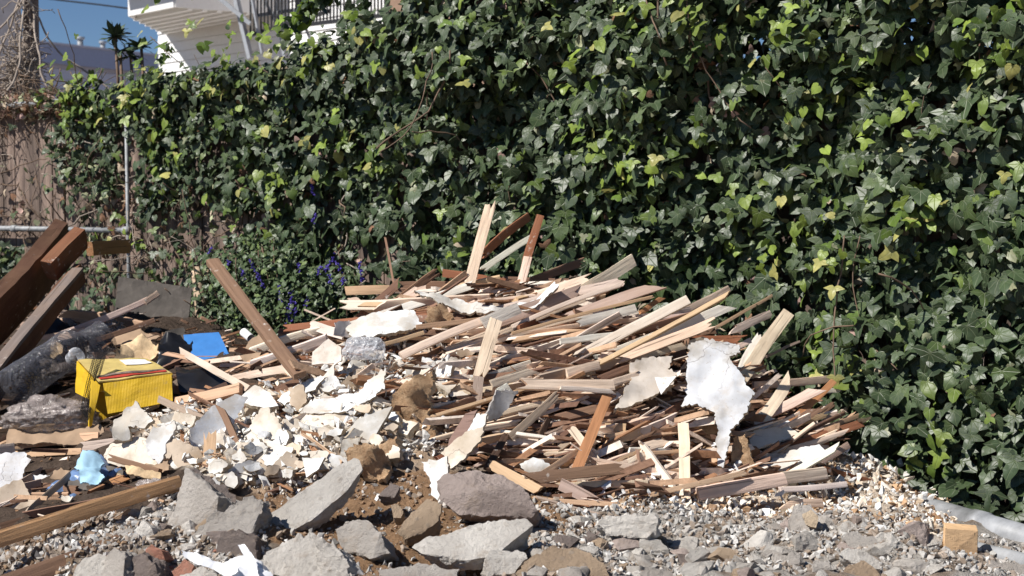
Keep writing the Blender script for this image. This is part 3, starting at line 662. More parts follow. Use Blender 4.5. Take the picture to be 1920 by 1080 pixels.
S(1308, 926, 1472, 898, 24, 'pale', "clean pale lath lying level over the white rubble", (3.54, 3.58), 10, group=G5, t=.02, ends=('cut', 'cut'))
S(1465, 897, 1548, 887, 22, 'palegrey', "short greyish lath continuing right from the clean pale lath", (3.66, 3.7), 10, group=G5, t=.018, ends=('cut', 'cut'))
S(1462, 918, 1586, 908, 11, 'white', "white round-edged lath with brown underside near the right end of the heap", (3.62, 3.68), 0, group=G5, t=.014, ends=('cut', 'cut'))
S(1470, 946, 1542, 943, 16, 'pale', "stubby pale lath stuck in the dusty rubble", (3.58, 3.62), 0, group=G5, ends=('slant', 'cut'))
S(1412, 723, 1616, 706, 14, 'pale', "long pale lath sticking out level to the right over the ivy", (4.15, 4.35), 5, group=G3, t=.012, ends=('cut', 'cut'))
S(1478, 586, 1388, 715, 24, 'pale', "wide pale lath leaning right behind the torn white sheet", (4.45, 4.1), 0, group=G3, ends=('cut', 'broken'))
S(1428, 628, 1392, 690, 17, 'white', "whitish broken lath just left of the wide leaning one", (4.35, 4.15), 0, group=G3)
S(1480, 712, 1425, 790, 22, 'pale', "stained pale lath leaning over the level one at right", (4.12, 3.98), 0, group=G3, ends=('slant', 'broken'))
S(1563, 715, 1476, 800, 13, 'orange', "thin orange-brown lath leaning right, crossing the level pale one", (4.18, 4.0), 0, group=G3, ends=('cut', 'cut'))
S(1576, 732, 1510, 736, 8, 'white', "short whitish splinter under the level pale lath", (4.25, 4.2), 0, group=G3)
S(1562, 757, 1505, 800, 10, 'brown', "short brown lath in the fan at the right flank, upper one", (4.2, 4.08), 0, group=G3)
S(1642, 767, 1500, 818, 9, 'tan', "longest thin tan lath of the right fan", (4.25, 4.0), 0, group=G3)
S(1616, 793, 1418, 862, 16, 'rust', "red-brown lath sweeping out right above the white plaster sheet", (4.12, 3.88), 10, group=G3, ends=('cut', 'broken'))
S(1548, 778, 1410, 830, 11, 'tan', "tan lath lying over the grey strip at the right flank", (4.08, 3.92), 0, group=G3)
S(1570, 772, 1520, 812, 9, 'grey', "thin grey lath in the right fan between the tan ones", (4.15, 4.05), 0, group=G3)
S(1590, 834, 1535, 868, 13, 'grey', "short grey lath poking out at the far right of the heap", (4.0, 3.88), 0, group=G3, ends=('cut', 'slant'))
S(1466, 545, 1330, 621, 6, 'tan', "slender tan stick reaching up into the ivy at right", (4.55, 4.3), 0, group=G3, t=.006)
S(1445, 588, 1362, 628, 15, 'palegrey', "pointed greyish lath against the ivy above the torn sheet", (4.48, 4.3), 0, group=G3, ends=('cut', 'point'))
S(1325, 636, 1180, 672, 13, 'pale', "pale lath running level into the back of the torn sheet", (4.18, 4.02), 0, group=G3)
S(1284, 616, 1286, 645, 13, 'brown', "short brown lath stub standing at the torn sheet's upper left corner", (4.15, 4.12), 0, group=G3)
S(1400, 640, 1240, 640, 22, 'rust', "dark rust board behind the top of the torn sheet", (4.32, 4.2), 30, group=G3)
S(1407, 638, 1384, 650, 10, 'pale', "tiny pale lath end at the torn sheet's upper right", (4.12, 4.1), 0, group=G3)
S(1545, 879, 1745, 927, 10, 'rust', "long reddish splinter tapering down right over the rubble edge", (3.92, 4.05), 0, group=G3, ends=('cut', 'point'))
S(1500, 640, 1380, 700, 5, 'grey', "thin grey stick crossing the ivy at the right of the heap", (4.4, 4.2), 0, group=G3, t=.005)
S(1415, 775, 1345, 800, 10, 'brown', "brown lath end hidden below the torn sheet", (3.95, 3.9), 0, group=G3)
# left part
G6 = "timber among the household rubbish at left"
S(398, 490, 562, 704, 21, 'brown', "long squared brown stick leaning left, lower end in the white plaster", (4.35, 3.9), -28, name="leaning_stick", cat="stick", t=.02, ends=('cut', 'cut'))
S(339, 659, 466, 729, 13, 'palegrey', "grey pale lath pointing up left towards the black trash, right of the yellow box", (4.35, 3.98), 0, group=G4, ends=('slant', 'cut'))
S(298, 748, 384, 787, 13, 'grey', "grey lath crossing the right corner of the yellow box", (3.98, 3.86), 10, group=G4, ends=('cut', 'cut'))
S(480, 656, 606, 618, 13, 'white', "whitish lath behind the long leaning stick, upper of two", (4.35, 4.28), 20, group=G4, t=.014, ends=('slant', 'cut'))
S(473, 684, 614, 635, 17, 'white', "whitish lath behind the long leaning stick, lower of two", (4.25, 4.15), 20, group=G4, t=.014, ends=('cut', 'cut'))
S(584, 609, 645, 628, 18, 'white', "splintered cream lath end left of the folded paper", (4.3, 4.22), 0, group=G4, ends=('broken', 'cut'))
S(457, 702, 580, 668, 7, 'rust', "thin rust red strip behind the leaning stick", (4.2, 4.1), 0, group=G4, t=.005)
S(430, 712, 560, 688, 14, 'pale', "cream lath low behind the leaning stick's foot", (4.15, 4.0), 0, group=G4)
S(330, 757, 452, 728, 18, 'tan', "light brown lath running down left to the yellow box", (4.05, 3.98), -30, group=G4, t=.02, ends=('cut', 'cut'))
S(412, 763, 446, 838, 12, 'brown', "small dark brown lath standing in the curled plaster left", (3.72, 3.66), 20, group=G4, ends=('slant', 'broken'))
S(394, 812, 390, 894, 23, 'tan', "wide tan lath with a finely splintered top standing in the plaster", (3.62, 3.53), 0, group=G4, ends=('broken', 'cut'))
S(566, 813, 642, 868, 6, 'tan', "slim tan lath across the plaster above the long grey slab", (3.62, 3.52), 0, group=G4, t=.006)
S(538, 690, 556, 705, 16, 'palegrey', "bundle of fine straw-coloured splinters at the leaning stick's foot", (3.98, 3.9), 0, group=G4, ends=('broken', 'broken'))
S(310, 662, 392, 680, 8, 'tan', "thin tan lath right behind the yellow box", (4.35, 4.25), 0, group=G4)
S(75, 640, 278, 562, 12, 'palegrey', "long dusty lath with crumbly mortar lying above the ribbed tub", (4.85, 4.95), 0, group=G6, t=.018, ends=('slant', 'cut'))
S(272, 566, 297, 550, 12, 'grey', "grey painted end piece of the long dusty lath", (4.93, 4.95), 0, group=G6, t=.02, ends=('cut', 'cut'))
S(120, 588, 268, 612, 15, 'tan', "light brown board lying left of the grey panel", (5.2, 5.0), 20, group=G6, t=.02)
S(168, 467, 240, 462, 26, 'orange', "bright orange broken board end resting against the pipe rail", (5.6, 5.9), 0, group=G6, t=.03, ends=('cut', 'broken'))
def timber(x0, y0, x1, y1, wpx, tpx, tint, D, roll, label, **kw):
    Y = sum(D)/2
    return stick3(P(x0, y0, D[0]), P(x1, y1, D[1]), wpx*Y/F, tpx*Y/F, tint, label, roll, name="timber", cat="timber", group=G6, ends=kw.get('ends', ('cut', 'cut')), face=kw.get('face'))
DF = (.72, -.55, -.42)
tA = timber(112, 458, -70, 652, 112, 30, 'brown', (5.35, 4.55), 0, "thick dark brown beam leaning up right at the left edge, largest one", face=DF); tA.color = (.12, .062, .04, 1)
tB = timber(152, 445, 92, 508, 44, 26, 'rust', (5.1, 4.95), 0, "short reddish brown beam end resting on the thick dark beam", face=DF); tB.color = (.20, .085, .045, 1)
tC = timber(146, 505, -40, 730, 24, 8, 'grey', (4.95, 4.15), 0, "greyish plank sloping down left under the dark beams", face=(-.1, -.6, .8)); tC.color = (.20, .165, .15, 1)
tD = timber(150, 512, -30, 765, 44, 16, 'rust', (5.03, 4.23), 0, "rust red board under the greyish plank at the left edge", face=(.6, -.75, -.3)); tD.color = (.16, .075, .045, 1)
tE = timber(334, 906, -60, 1030, 30, 30, 'orange', (3.36, 2.98), 0, "long clean orange-brown squared timber lying across the bottom left", face=(.3, -.85, .25))
timber(250, 1010, -60, 1120, 34, 20, 'brown', (3.15, 2.85), 0, "dull brown plank in the corner below the long squared timber", face=(.2, -.8, .5))
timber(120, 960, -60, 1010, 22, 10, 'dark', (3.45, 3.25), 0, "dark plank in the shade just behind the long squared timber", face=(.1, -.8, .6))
tE.color = (.66, .39, .20, 1)
S(0, 838, 165, 822, 12, 'tan', "long tan lath lying level below the dirty plastic", (3.95, 4.0), 0, group=G6)
S(-20, 848, 25, 842, 24, 'pale', "short squared pale block at the left edge below the dirty plastic", (3.85, 3.9), 0, group=G6, t=.02)
S(150, 838, 250, 826, 17, 'palegrey', "patterned grey strip lying left of the curled cream plaster", (3.9, 3.85), 0, group=G6)
S(185, 915, 240, 893, 13, 'orange', "orange plank end behind the long squared timber", (3.6, 3.6), -20, group=G6, t=.01)
S(60, 1090, 138, 1030, 16, 'grey', "dull grey lath at the bottom left below the squared timber", (3.02, 3.1), 0, group=G6, t=.014)
S(20, 1085, 130, 1012, 8, 'pale', "thin yellowish lath beside the dull grey one at the bottom left", (3.06, 3.15), 0, group=G6)
S(202, 985, 248, 955, 12, 'tan', "short yellow-tan stub under the squared timber's middle", (3.24, 3.28), 0, group=G6)
S(-20, 1000, 230, 930, 10, 'brown', "thin brown lath behind the squared timber", (3.45, 3.5), 0, group=G6)
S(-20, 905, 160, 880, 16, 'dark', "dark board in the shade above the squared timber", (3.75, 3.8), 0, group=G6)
S(205, 858, 300, 885, 12, 'brown', "short chipboard strip under the curled cream plaster", (3.6, 3.55), 0, group=G6, t=.02)
S(60, 640, 175, 618, 16, 'pale', "yellowish splintered wood above the ribbed tub, left piece", (4.8, 4.85), 0, group=G6)
S(130, 655, 290, 600, 10, 'brown', "brown lath lying under the long dusty one", (4.75, 4.85), 0, group=G6)
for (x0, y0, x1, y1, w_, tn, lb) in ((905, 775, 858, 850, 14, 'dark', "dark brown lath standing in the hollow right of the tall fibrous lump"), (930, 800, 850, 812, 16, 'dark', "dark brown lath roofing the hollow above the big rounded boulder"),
   (890, 748, 822, 770, 12, 'brown', "brown lath over the top of the hollow beside the tall fibrous lump"), (950, 815, 912, 880, 13, 'dark', "dark leaning lath at the hollow's right side"), (880, 838, 816, 862, 9, 'rust', "added thin rust red lath at the bottom of the shaded hollow")):
    S(x0, y0, x1, y1, w_, tn, lb, group=G2)  # laths added in dark tints to stand for the hollow's black shade
# filler laths: the body of the heap
COLN = dict(pale='pale', white='whitish', tan='tan', grey='grey', brown='brown', rust='rust red', dark='dark brown', orange='orange-brown', palegrey='light grey')
pool = [(690, 570), (760, 555), (900, 535), (1050, 540), (1180, 575), (1290, 610), (1400, 690), (1490, 760), (1560, 840), (1480, 900), (1300, 930), (1130, 910), (960, 880), (880, 800), (910, 700), (860, 640), (700, 650), (600, 640)]
LM = [(900, 440, "the tall upright lath"), (990, 470, "the two-toned crest lath"), (850, 541, "the long level crest board"), (690, 575, "the crossed laths at the crest's left"), (1140, 515, "the clean-ended lath at the crest's right"), (1040, 580, "the saw-marked board"),
      (840, 625, "the long pale lath sloping to the plaster"), (915, 655, "the upright middle lath"), (1060, 722, "the level centre lath"), (1000, 780, "the steep grey-brown lath"), (1110, 815, "the orange-brown lath"), (1080, 888, "the dull brown foot lath"), (1340, 720, "the torn white sheet"), (1283, 860, "the upright right-hand lath"),
      (1130, 600, "the short whitish lath"), (1205, 720, "the broad cream sheet"), (1240, 600, "the broad greyish lath"), (1510, 715, "the level lath pointing right"), (1440, 640, "the wide leaning lath"), (1520, 830, "the red-brown sweeping lath"), (1390, 912, "the clean pale foot lath"), (965, 895, "the split pointed lath"), (1200, 815, "the torn tan wood lump"),
      (520, 645, "the two whitish left laths"), (500, 600, "the leaning stick"), (684, 650, "the clear plastic bag"), (1100, 660, "the heap's middle"), (1180, 870, "the thin standing stick")]
def where(x, y, L=None):
    m = min(L or LM, key=lambda q: (q[0]-x)**2+((q[1]-y)*1.3)**2); dx, dy = x-m[0], (y-m[1])*1.3
    return ("right of " if dx > 0 else "left of ")+m[2] if abs(dx) > abs(dy) else ("below " if dy > 0 else "above ")+m[2]
def tilt(a): return "steep " if abs(a) > 35 else ("level " if abs(a) < 8 else ("falling " if a > 0 else "rising "))
NOFILL = [(1275, 630), (1425, 630), (1425, 880), (1275, 880)]
rs = random.Random(21); k = 0
def desc(ang, wp):
    return ("narrow " if wp < 10 else ("broad " if wp > 17 else ""))
while k < 190:
    x = rs.uniform(600, 1570); y = rs.uniform(530, 930)
    if not inpoly(x, y, pool): continue
    fan = (x-950)/600
    ang = -12-8*fan+rs.gauss(0, 9)
    if y > 800: ang += rs.gauss(0, 16)
    if y > 800 and rs.random() < .25: ang = rs.uniform(-75, 60)
    if x > 1350: ang = -28+rs.gauss(0, 13)
    Lp = rs.choice((70, 100, 130, 170, 220, 270))*rs.uniform(.8, 1.2)
    if y > 800: Lp *= .65
    dx, dy = math.cos(R(ang))*Lp/2, math.sin(R(ang))*Lp/2
    if y < 660: Lp = min(Lp, 190)
    wp = rs.choice((6, 8, 10, 12, 14, 16, 18)); tint = rs.choices(('pale', 'white', 'palegrey', 'tan', 'grey', 'brown', 'rust', 'dark'), (38, 18, 12, 11, 6, 11, 4, 8))[0]
    lift = rs.uniform(.005, .085); a, b = depths(x-dx, y-dy, x+dx, y+dy, lift)
    if abs(a-b) > 0.45 or inpoly(x+dx, y+dy, NOFILL) or inpoly(x-dx, y-dy, NOFILL) or inpoly(x, y, NOFILL): continue
    ln = "short" if Lp < 110 else ("long" if Lp > 200 else "middling")
    lab = f"{tilt(ang)}{ln} {desc(ang, wp)}{COLN[tint]} lath {where(x, y)}"
    S(x-dx, y-dy, x+dx, y+dy, wp, tint, lab, (a, b), rs.uniform(-36, 36), t=rs.choice((.007, .008, .010, .014)), group="broken laths filling the wood heap", seed=k*31+7); k += 1
# left side fill
LL = [(400, 690, "the grey pale lath by the blue board"), (560, 690, "the leaning stick's foot"), (60, 830, "the level tan lath"), (140, 900, "the blue plastic bag"), (230, 900, "the orange plank end"), (40, 920, "the beige curled sheet"), (100, 990, "the squared timber"), (240, 740, "the yellow box"), (380, 650, "the blue board"), (100, 700, "the ribbed tube"), (200, 590, "the long dusty lath")]
for k in range(60):
    x = rs.uniform(330, 640) if k < 16 else rs.uniform(0, 300); y = rs.uniform(625, 760) if k < 16 else (rs.uniform(800, 960) if k < 34 else rs.uniform(600, 760))
    ang = -18+rs.gauss(0, 14); Lp = rs.uniform(70, 190); dx, dy = math.cos(R(ang))*Lp/2, math.sin(R(ang))*Lp/2
    tint = rs.choice(('dark', 'brown', 'brown', 'tan', 'grey')); wp = rs.choice((8, 12, 16, 20)); a, b = depths(x-dx, y-dy, x+dx, y+dy, .02)
    if abs(a-b) > .5: continue
    lab = f"{tilt(ang)}{'short' if Lp < 110 else 'long'} {desc(0, wp)}{COLN[tint]} lath {where(x, y, LL)}"
    S(x-dx, y-dy, x+dx, y+dy, wp, tint, lab, (a, b), rs.uniform(-40, 40), group="dark laths among the rubbish at left", seed=k*57+3)
# ---------------------------------------------------------------- plates of plaster, cloth, card
def plate(outline, Y, nrm, th, mats, label, name="plaster_sheet", cat="plaster sheet", group=None, jag=.004, curve=0.0, cdir=0.0, rough=.004, color=(.76, .72, .66), step=.02, twist=0.0, seed=None, smooth=True, cyl=None):
    """an irregular slab: its outline lies on a plane at depth Y with normal nrm; bent, torn and given thickness"""
    n = Vector(nrm).normalized(); cxp = sum(p[0] for p in outline)/len(outline); cyp = sum(p[1] for p in outline)/len(outline)
    c = P(cxp, cyp, Y); pts = []
    for px, py in outline:
        d = ray(px, py); t = (c-CAMP).dot(n)/d.dot(n); pts.append(CAMP+d*t)
    ux = Vector((1, 0, 0)); ux = (ux-n*ux.dot(n)).normalized(); uy = n.cross(ux)
    p2 = [((p-c).dot(ux), (p-c).dot(uy)) for p in pts]
    seed = int(cxp*13+cyp) if seed is None else seed; rr = random.Random(seed); ring = []
    m = len(p2)
    for i in range(m):
        a, b = p2[i], p2[(i+1) % m]; L_ = math.dist(a, b); q = max(1, int(L_/(step*.36)))
        for j in range(q):
            f = j/q; x = a[0]+(b[0]-a[0])*f; y = a[1]+(b[1]-a[1])*f; k_ = jag*(0 if j == 0 else .55)
            ring.append((x+rr.gauss(0, k_), y+rr.gauss(0, k_)))
    xs = [p[0] for p in ring]; ys = [p[1] for p in ring]; inner = []
    x = min(xs)
    while x < max(xs):
        y = min(ys)
        while y < max(ys):
            q = (x+rr.uniform(-.3, .3)*step, y+rr.uniform(-.3, .3)*step)
            if inpoly(*q, ring) and min((q[0]-r_[0])**2+(q[1]-r_[1])**2 for r_ in ring) > (step*.45)**2: inner.append(q)
            y += step
        x += step
    allp = [Vector(p) for p in ring+inner]; nr = len(ring)
    vo, _e, fo, *_ = delaunay_2d_cdt(allp, [(i, (i+1) % nr) for i in range(nr)], [], 1, 1e-6)
    ca, sa = math.cos(R(cdir)), math.sin(R(cdir)); V = []
    for v in vo:
        t = v.x*ca+v.y*sa; u = -v.x*sa+v.y*ca
        z = curve*t*t+twist*t*u+rough*ns((v.x*14, v.y*14, seed % 17), 1)*2+rough*.4*ns((v.x*60, v.y*60, seed % 13), 1)
        if cyl: z = cyl*(math.cos(min(3.0, abs(t)/cyl))-1); t = cyl*math.sin(max(-1.5, min(1.5, t/cyl))); V.append((t*ca-u*sa, t*sa+u*ca, z+rough*ns((v.x*14, v.y*14, 1), 1))); continue
        V.append((v.x, v.y, z))
    bm = bmesh.new(); bv = [bm.verts.new(p) for p in V]
    for f in fo:
        try: bm.faces.new([bv[i] for i in f])
        except ValueError: pass
    bmesh.ops.recalc_face_normals(bm, faces=bm.faces); bm.normal_update()
    if sum(f.normal.z for f in bm.faces) < 0: bmesh.ops.reverse_faces(bm, faces=bm.faces)
    top = list(bm.faces); be = [e for e in bm.edges if len(e.link_faces) == 1]; vs = list(bm.verts)
    low = {v: bm.verts.new(v.co-Vector((0, 0, th*(1+.5*rr.uniform(-1, 1) if rough > .002 else 1)))) for v in vs}
    for f in top:
        g_ = bm.faces.new([low[v] for v in reversed(f.verts)]); g_.material_index = 2
    for e in be: e.smooth = False
    for e in be:
        f = e.link_faces[0]; a, b = e.verts
        lv = list(f.verts); ia = lv.index(a)
        if lv[(ia+1) % len(lv)] != b: a, b = b, a
        g_ = bm.faces.new([b, a, low[a], low[b]]); g_.material_index = 1
    me = bpy.data.meshes.new(name); bm.to_mesh(me); bm.free()
    if smooth: me.polygons.foreach_set('use_smooth', [p.material_index != 1 for p in me.polygons])
    o = link(name, me, [M[q] for q in mats]); o.color = (*color, 1)
    o.matrix_world = Matrix.Translation(c) @ Matrix((ux, uy, n)).transposed().to_4x4()
    return tag(o, label, cat, group)
PP = ('paint', 'buff', 'brown'); PW = ('paint', 'paint', 'paint')
WHT = (.76, .76, .75); CRM = (.70, .63, .54); BUF = (.60, .49, .38)
GP = "plaster sheets in the heap"
def hy(x, y, lift): return (hitY(x, y) or 4.4)-lift
plate([(1290, 646), (1325, 634), (1345, 640), (1386, 645), (1388, 660), (1368, 668), (1376, 684), (1396, 706), (1398, 722), (1416, 736), (1404, 752), (1400, 772), (1380, 794), (1368, 806), (1366, 835), (1356, 878), (1346, 874), (1342, 835), (1346, 800), (1338, 772), (1322, 762), (1296, 760), (1276, 760), (1286, 742)],
      3.80, (-.25, -.86, .42), .016, PP, "large torn white sheet of painted plaster with a narrow hanging tail at the heap's right", curve=-.5, cdir=20, rough=.008, jag=.004, color=(.59, .60, .62), step=.014)
plate([(1376, 800), (1402, 776), (1407, 760), (1396, 758), (1372, 780), (1368, 800)], 3.93, (.6, -.7, .3), .006, PW, "small curled flap below the right corner of the torn sheet", group=GP, color=CRM)
plate([(1180, 682), (1210, 672), (1262, 668), (1252, 690), (1268, 700), (1262, 722), (1235, 735), (1205, 752), (1150, 772), (1168, 738), (1185, 712)], 3.87, (.1, -.6, .75), .010, PP, "broad cream plaster sheet with a ragged right edge left of the torn sheet", group=GP, color=(.55, .49, .43), curve=.4, rough=.007)
plate([(1228, 708), (1268, 705), (1256, 720), (1240, 740)], 3.83, (-.5, -.8, .3), .006, PP, "bright white triangular flake on the broad cream sheet", group=GP, color=WHT, jag=.001)
plate([(1408, 785), (1435, 779), (1482, 790), (1465, 802), (1430, 812)], 3.98, (.1, -.5, .85), .008, PP, "small white sheet behind the torn sheet's tail", group=GP, color=WHT)
plate([(1432, 872), (1470, 850), (1536, 832), (1548, 846), (1540, 862), (1520, 875), (1450, 885)], 3.82, (-.2, -.6, .8), .010, PP, "white plaster sheet under the red-brown lath at the far right", group=GP, color=WHT, rough=.003)
plate([(1400, 812), (1480, 800), (1500, 812), (1440, 832), (1410, 840)], 3.9, (0, -.5, .85), .006, PW, "pale strip of plaster between the laths of the right fan", group=GP, color=CRM)
plate([(637, 826), (668, 787), (735, 762), (727, 778), (706, 812), (693, 840), (666, 834)], 3.62, (-.25, -.85, .5), .012, PP, "smooth pale grey kite-shaped sheet in the plaster heap", group=GP, color=(.66, .66, .65), jag=.001, rough=.002)
plate([(560, 782), (575, 768), (620, 768), (660, 776), (652, 800), (630, 815), (612, 836), (585, 822), (566, 806)], 3.72, (-.2, -.75, .65), .016, PP, "rounded cream plaster shell at the front of the plaster heap", group=GP, color=CRM, curve=-3.5, cdir=40, rough=.003, jag=.002)
plate([(562, 776), (580, 752), (625, 745), (672, 736), (690, 716), (718, 698), (726, 706), (722, 732), (676, 752), (650, 772), (600, 778)], 3.78, (-.2, -.6, .8), .006, PP, "long white paint skin draped across the plaster heap", group=GP, color=WHT, curve=1.2, cdir=70, rough=.007)
plate([(590, 742), (600, 715), (626, 680), (585, 684), (586, 660), (616, 635), (640, 652), (640, 676), (626, 685), (626, 720), (612, 738)], 3.93, (-.3, -.85, .4), .006, PW, "cream folded paper sheet below the clear plastic bag", name="paper_sheet", cat="paper sheet", color=(.74, .67, .6), rough=.004, jag=.001)
plate([(626, 606), (655, 600), (670, 620), (655, 632), (625, 628)], 4.15, (.5, -.75, .4), .004, PW, "greyish folded paper beside the cream lath's lower end", name="paper_sheet", cat="paper sheet", color=(.5, .46, .45), curve=3)
plate([(640, 605), (700, 585), (775, 578), (790, 600), (760, 620), (700, 632), (660, 625)], 4.14, (-.1, -.6, .8), .012, PP, "white rounded sheet lying under the long cream lath on the crest's left", group=GP, color=WHT, curve=-1.0, rough=.006)
plate([(780, 566), (860, 562), (930, 578), (1000, 566), (1040, 545), (1048, 556), (990, 586), (900, 588), (820, 580)], 4.22, (-.05, -.55, .83), .008, PP, "long wavy white plaster strip near the crest", group=GP, color=WHT, curve=.8, rough=.012)
plate([(520, 752), (545, 730), (575, 712), (600, 700), (612, 706), (590, 728), (555, 745), (535, 762)], 3.9, (-.3, -.6, .75), .005, PP, "bluish white paint flake left of the folded paper", group=GP, color=(.72, .75, .76), rough=.006)
plate([(540, 728), (568, 722), (575, 750), (560, 770), (545, 760)], 3.82, (-.2, -.8, .5), .01, PP, "cream chip under the bluish paint flake", group=GP, color=BUF)
plate([(442, 745), (478, 722), (505, 735), (520, 756), (500, 764), (470, 760)], 3.85, (-.2, -.5, .85), .012, PP, "smooth white curved shell at the plaster heap's left top", group=GP, color=WHT, curve=-2.5, rough=.002, jag=.001)
plate([(468, 798), (488, 765), (502, 762), (520, 785), (528, 820), (500, 828), (452, 835), (448, 832)], 3.68, (-.35, -.85, .4), .010, PP, "smooth cream cone-like shell in the plaster left", group=GP, color=(.74, .67, .58), curve=-3, cdir=10, rough=.002)
plate([(445, 834), (500, 826), (548, 838), (556, 842), (500, 862), (448, 872)], 3.58, (-.1, -.45, .9), .012, PP, "flat cream slab of plaster with a soft shadow left of the long grey slab", group=GP, color=(.72, .66, .59), rough=.003)
plate([(355, 805), (400, 760), (438, 742), (462, 752), (440, 790), (420, 830), (385, 860), (352, 845)], 3.72, (.35, -.85, .4), .008, PW, "bluish grey curved sheet left of the cone-like shell", group=GP, color=(.60, .62, .66), curve=2.5, cdir=30, rough=.003)
plate([(276, 828), (288, 800), (330, 790), (332, 806), (310, 832), (306, 860), (298, 872), (280, 852)], 3.62, (-.3, -.85, .4), .007, PW, "white curled sheet with a dark hollow left of the splintered tan lath", group=GP, color=(.70, .70, .70), curve=5, cdir=0, rough=.004)
plate([(306, 830), (322, 818), (345, 830), (378, 845), (385, 870), (372, 886), (330, 880), (322, 850), (312, 868)], 3.6, (0, -.9, .4), .008, PW, "cream torn sheet beneath the curled white one", group=GP, color=BUF, curve=-2, rough=.003)
plate([(213, 790), (252, 750), (260, 762), (292, 790), (270, 802), (240, 800), (238, 822), (215, 826)], 3.68, (-.2, -.8, .5), .012, PP, "white jagged plaster shell in front of the yellow box", group=GP, color=WHT, curve=3, rough=.01)
plate([(192, 852), (206, 832), (232, 832), (236, 818), (262, 815), (290, 836), (296, 870), (270, 880), (225, 872), (198, 866)], 3.66, (-.25, -.8, .5), .014, PP, "pair of smooth rounded cream shells at the left of the plaster heap", group=GP, color=(.72, .64, .54), curve=-4.5, cdir=60, rough=.002)
plate([(392, 910), (400, 895), (420, 880), (470, 862), (500, 870), (505, 890), (470, 925), (430, 930)], 3.47, (.3, -.9, .3), .010, PW, "large pale curved sheet behind the dark boulder", group=GP, color=(.62, .62, .62), curve=-1.5, rough=.004)
plate([(500, 880), (540, 846), (558, 850), (556, 880), (540, 900), (510, 902)], 3.5, (.3, -.85, .4), .008, PW, "buff curved sheet left of the long grey slab's top", group=GP, color=BUF, curve=3, rough=.003)
plate([(568, 860), (610, 858), (598, 880), (575, 896)], 3.47, (-.3, -.7, .6), .006, PP, "small white dish-shaped flake above the long grey slab", group=GP, color=WHT, curve=4, jag=.001)
plate([(790, 866), (838, 855), (842, 900), (820, 938), (808, 928), (806, 900)], 3.4, (-.4, -.85, .4), .008, PP, "white sheet leaning on the left side of the big round boulder", group=GP, color=WHT, rough=.004)
plate([(826, 850), (848, 830), (880, 808), (906, 800), (902, 822), (868, 862), (846, 880), (838, 862)], 3.48, (-.35, -.7, .6), .009, PP, "cream sheet leaning above the big round boulder", group=GP, color=CRM, rough=.003)
plate([(868, 826), (894, 776), (914, 776), (910, 796), (880, 836)], 3.55, (-.5, -.8, .4), .006, PP, "brilliant white smooth sheet above the big round boulder", group=GP, color=(.85, .86, .87), rough=.001)
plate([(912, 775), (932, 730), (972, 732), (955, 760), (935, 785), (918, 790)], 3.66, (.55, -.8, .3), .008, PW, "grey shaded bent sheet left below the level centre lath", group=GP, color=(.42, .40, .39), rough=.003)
plate([(842, 824), (872, 776), (895, 768), (882, 800), (850, 850), (838, 850)], 3.6, (-.2, -.8, .5), .012, ('wood', 'wood', 'wood'), "slanted purplish brown lath beside the white leaning sheets", name="lath", cat="lath", group=G4, color=(.27, .18, .16), rough=.001, jag=.001)
plate([(0, 850), (45, 846), (58, 860), (45, 880), (40, 905), (0, 930), (-30, 930), (-30, 850)], 3.72, (.1, -.75, .6), .01, PP, "white broken plaster block at the left edge", group=GP, color=(.72, .72, .74), rough=.004)
plate([(-30, 935), (25, 900), (40, 898), (60, 935), (95, 958), (60, 966), (-30, 965)], 3.55, (.2, -.8, .5), .007, PP, "beige curled sheet at the left edge above the squared timber", group=GP, color=BUF, curve=1.5)
plate([(975, 872), (1000, 858), (1028, 866), (1036, 880), (1010, 888), (985, 890)], 3.55, (-.2, -.8, .5), .02, PP, "crumpled white plaster lump left behind the dull brown lath", group=GP, color=(.68, .68, .66), rough=.014)
# fibrous brown coat lumps
def fibre(outline, Y, nrm, label, curve=0, color=(.5, .34, .2)):
    return plate(outline, Y, nrm, .03, ('brown', 'buff', 'brown'), label, name="fibre_plaster_lump", cat="fibre plaster", group="brown fibrous plaster lumps", jag=.006, rough=.022, curve=curve, step=.013)
fibre([(742, 740), (775, 712), (800, 690), (806, 706), (798, 745), (800, 790), (816, 806), (812, 826), (770, 826), (752, 800), (738, 770)], 3.7, (-.3, -.9, .3), "tall brown fibrous plaster lump standing in the middle of the plaster heap")
fibre([(648, 850), (690, 838), (726, 850), (730, 880), (722, 898), (690, 892), (662, 878)], 3.48, (-.1, -.8, .6), "orange-brown fibrous lump above the long grey slab's tip")
fibre([(700, 830), (735, 812), (736, 850), (728, 866), (705, 858), (690, 848)], 3.55, (-.4, -.8, .4), "cream-edged fibrous lump right of the kite-shaped sheet", curve=-3)
fibre([(1290, 790), (1318, 776), (1342, 782), (1345, 845), (1320, 850), (1300, 835), (1292, 815)], 3.84, (-.3, -.85, .4), "brown fibrous lump left of the torn sheet's tail")
fibre([(1370, 850), (1382, 822), (1398, 815), (1408, 850), (1420, 882), (1412, 900), (1370, 890)], 3.76, (-.2, -.85, .5), "brown fibrous lump right of the torn sheet's tail")
fibre([(800, 586), (835, 576), (850, 590), (820, 606), (800, 604)], 4.16, (-.1, -.7, .7), "small brown fibrous lump on the wavy white strip")
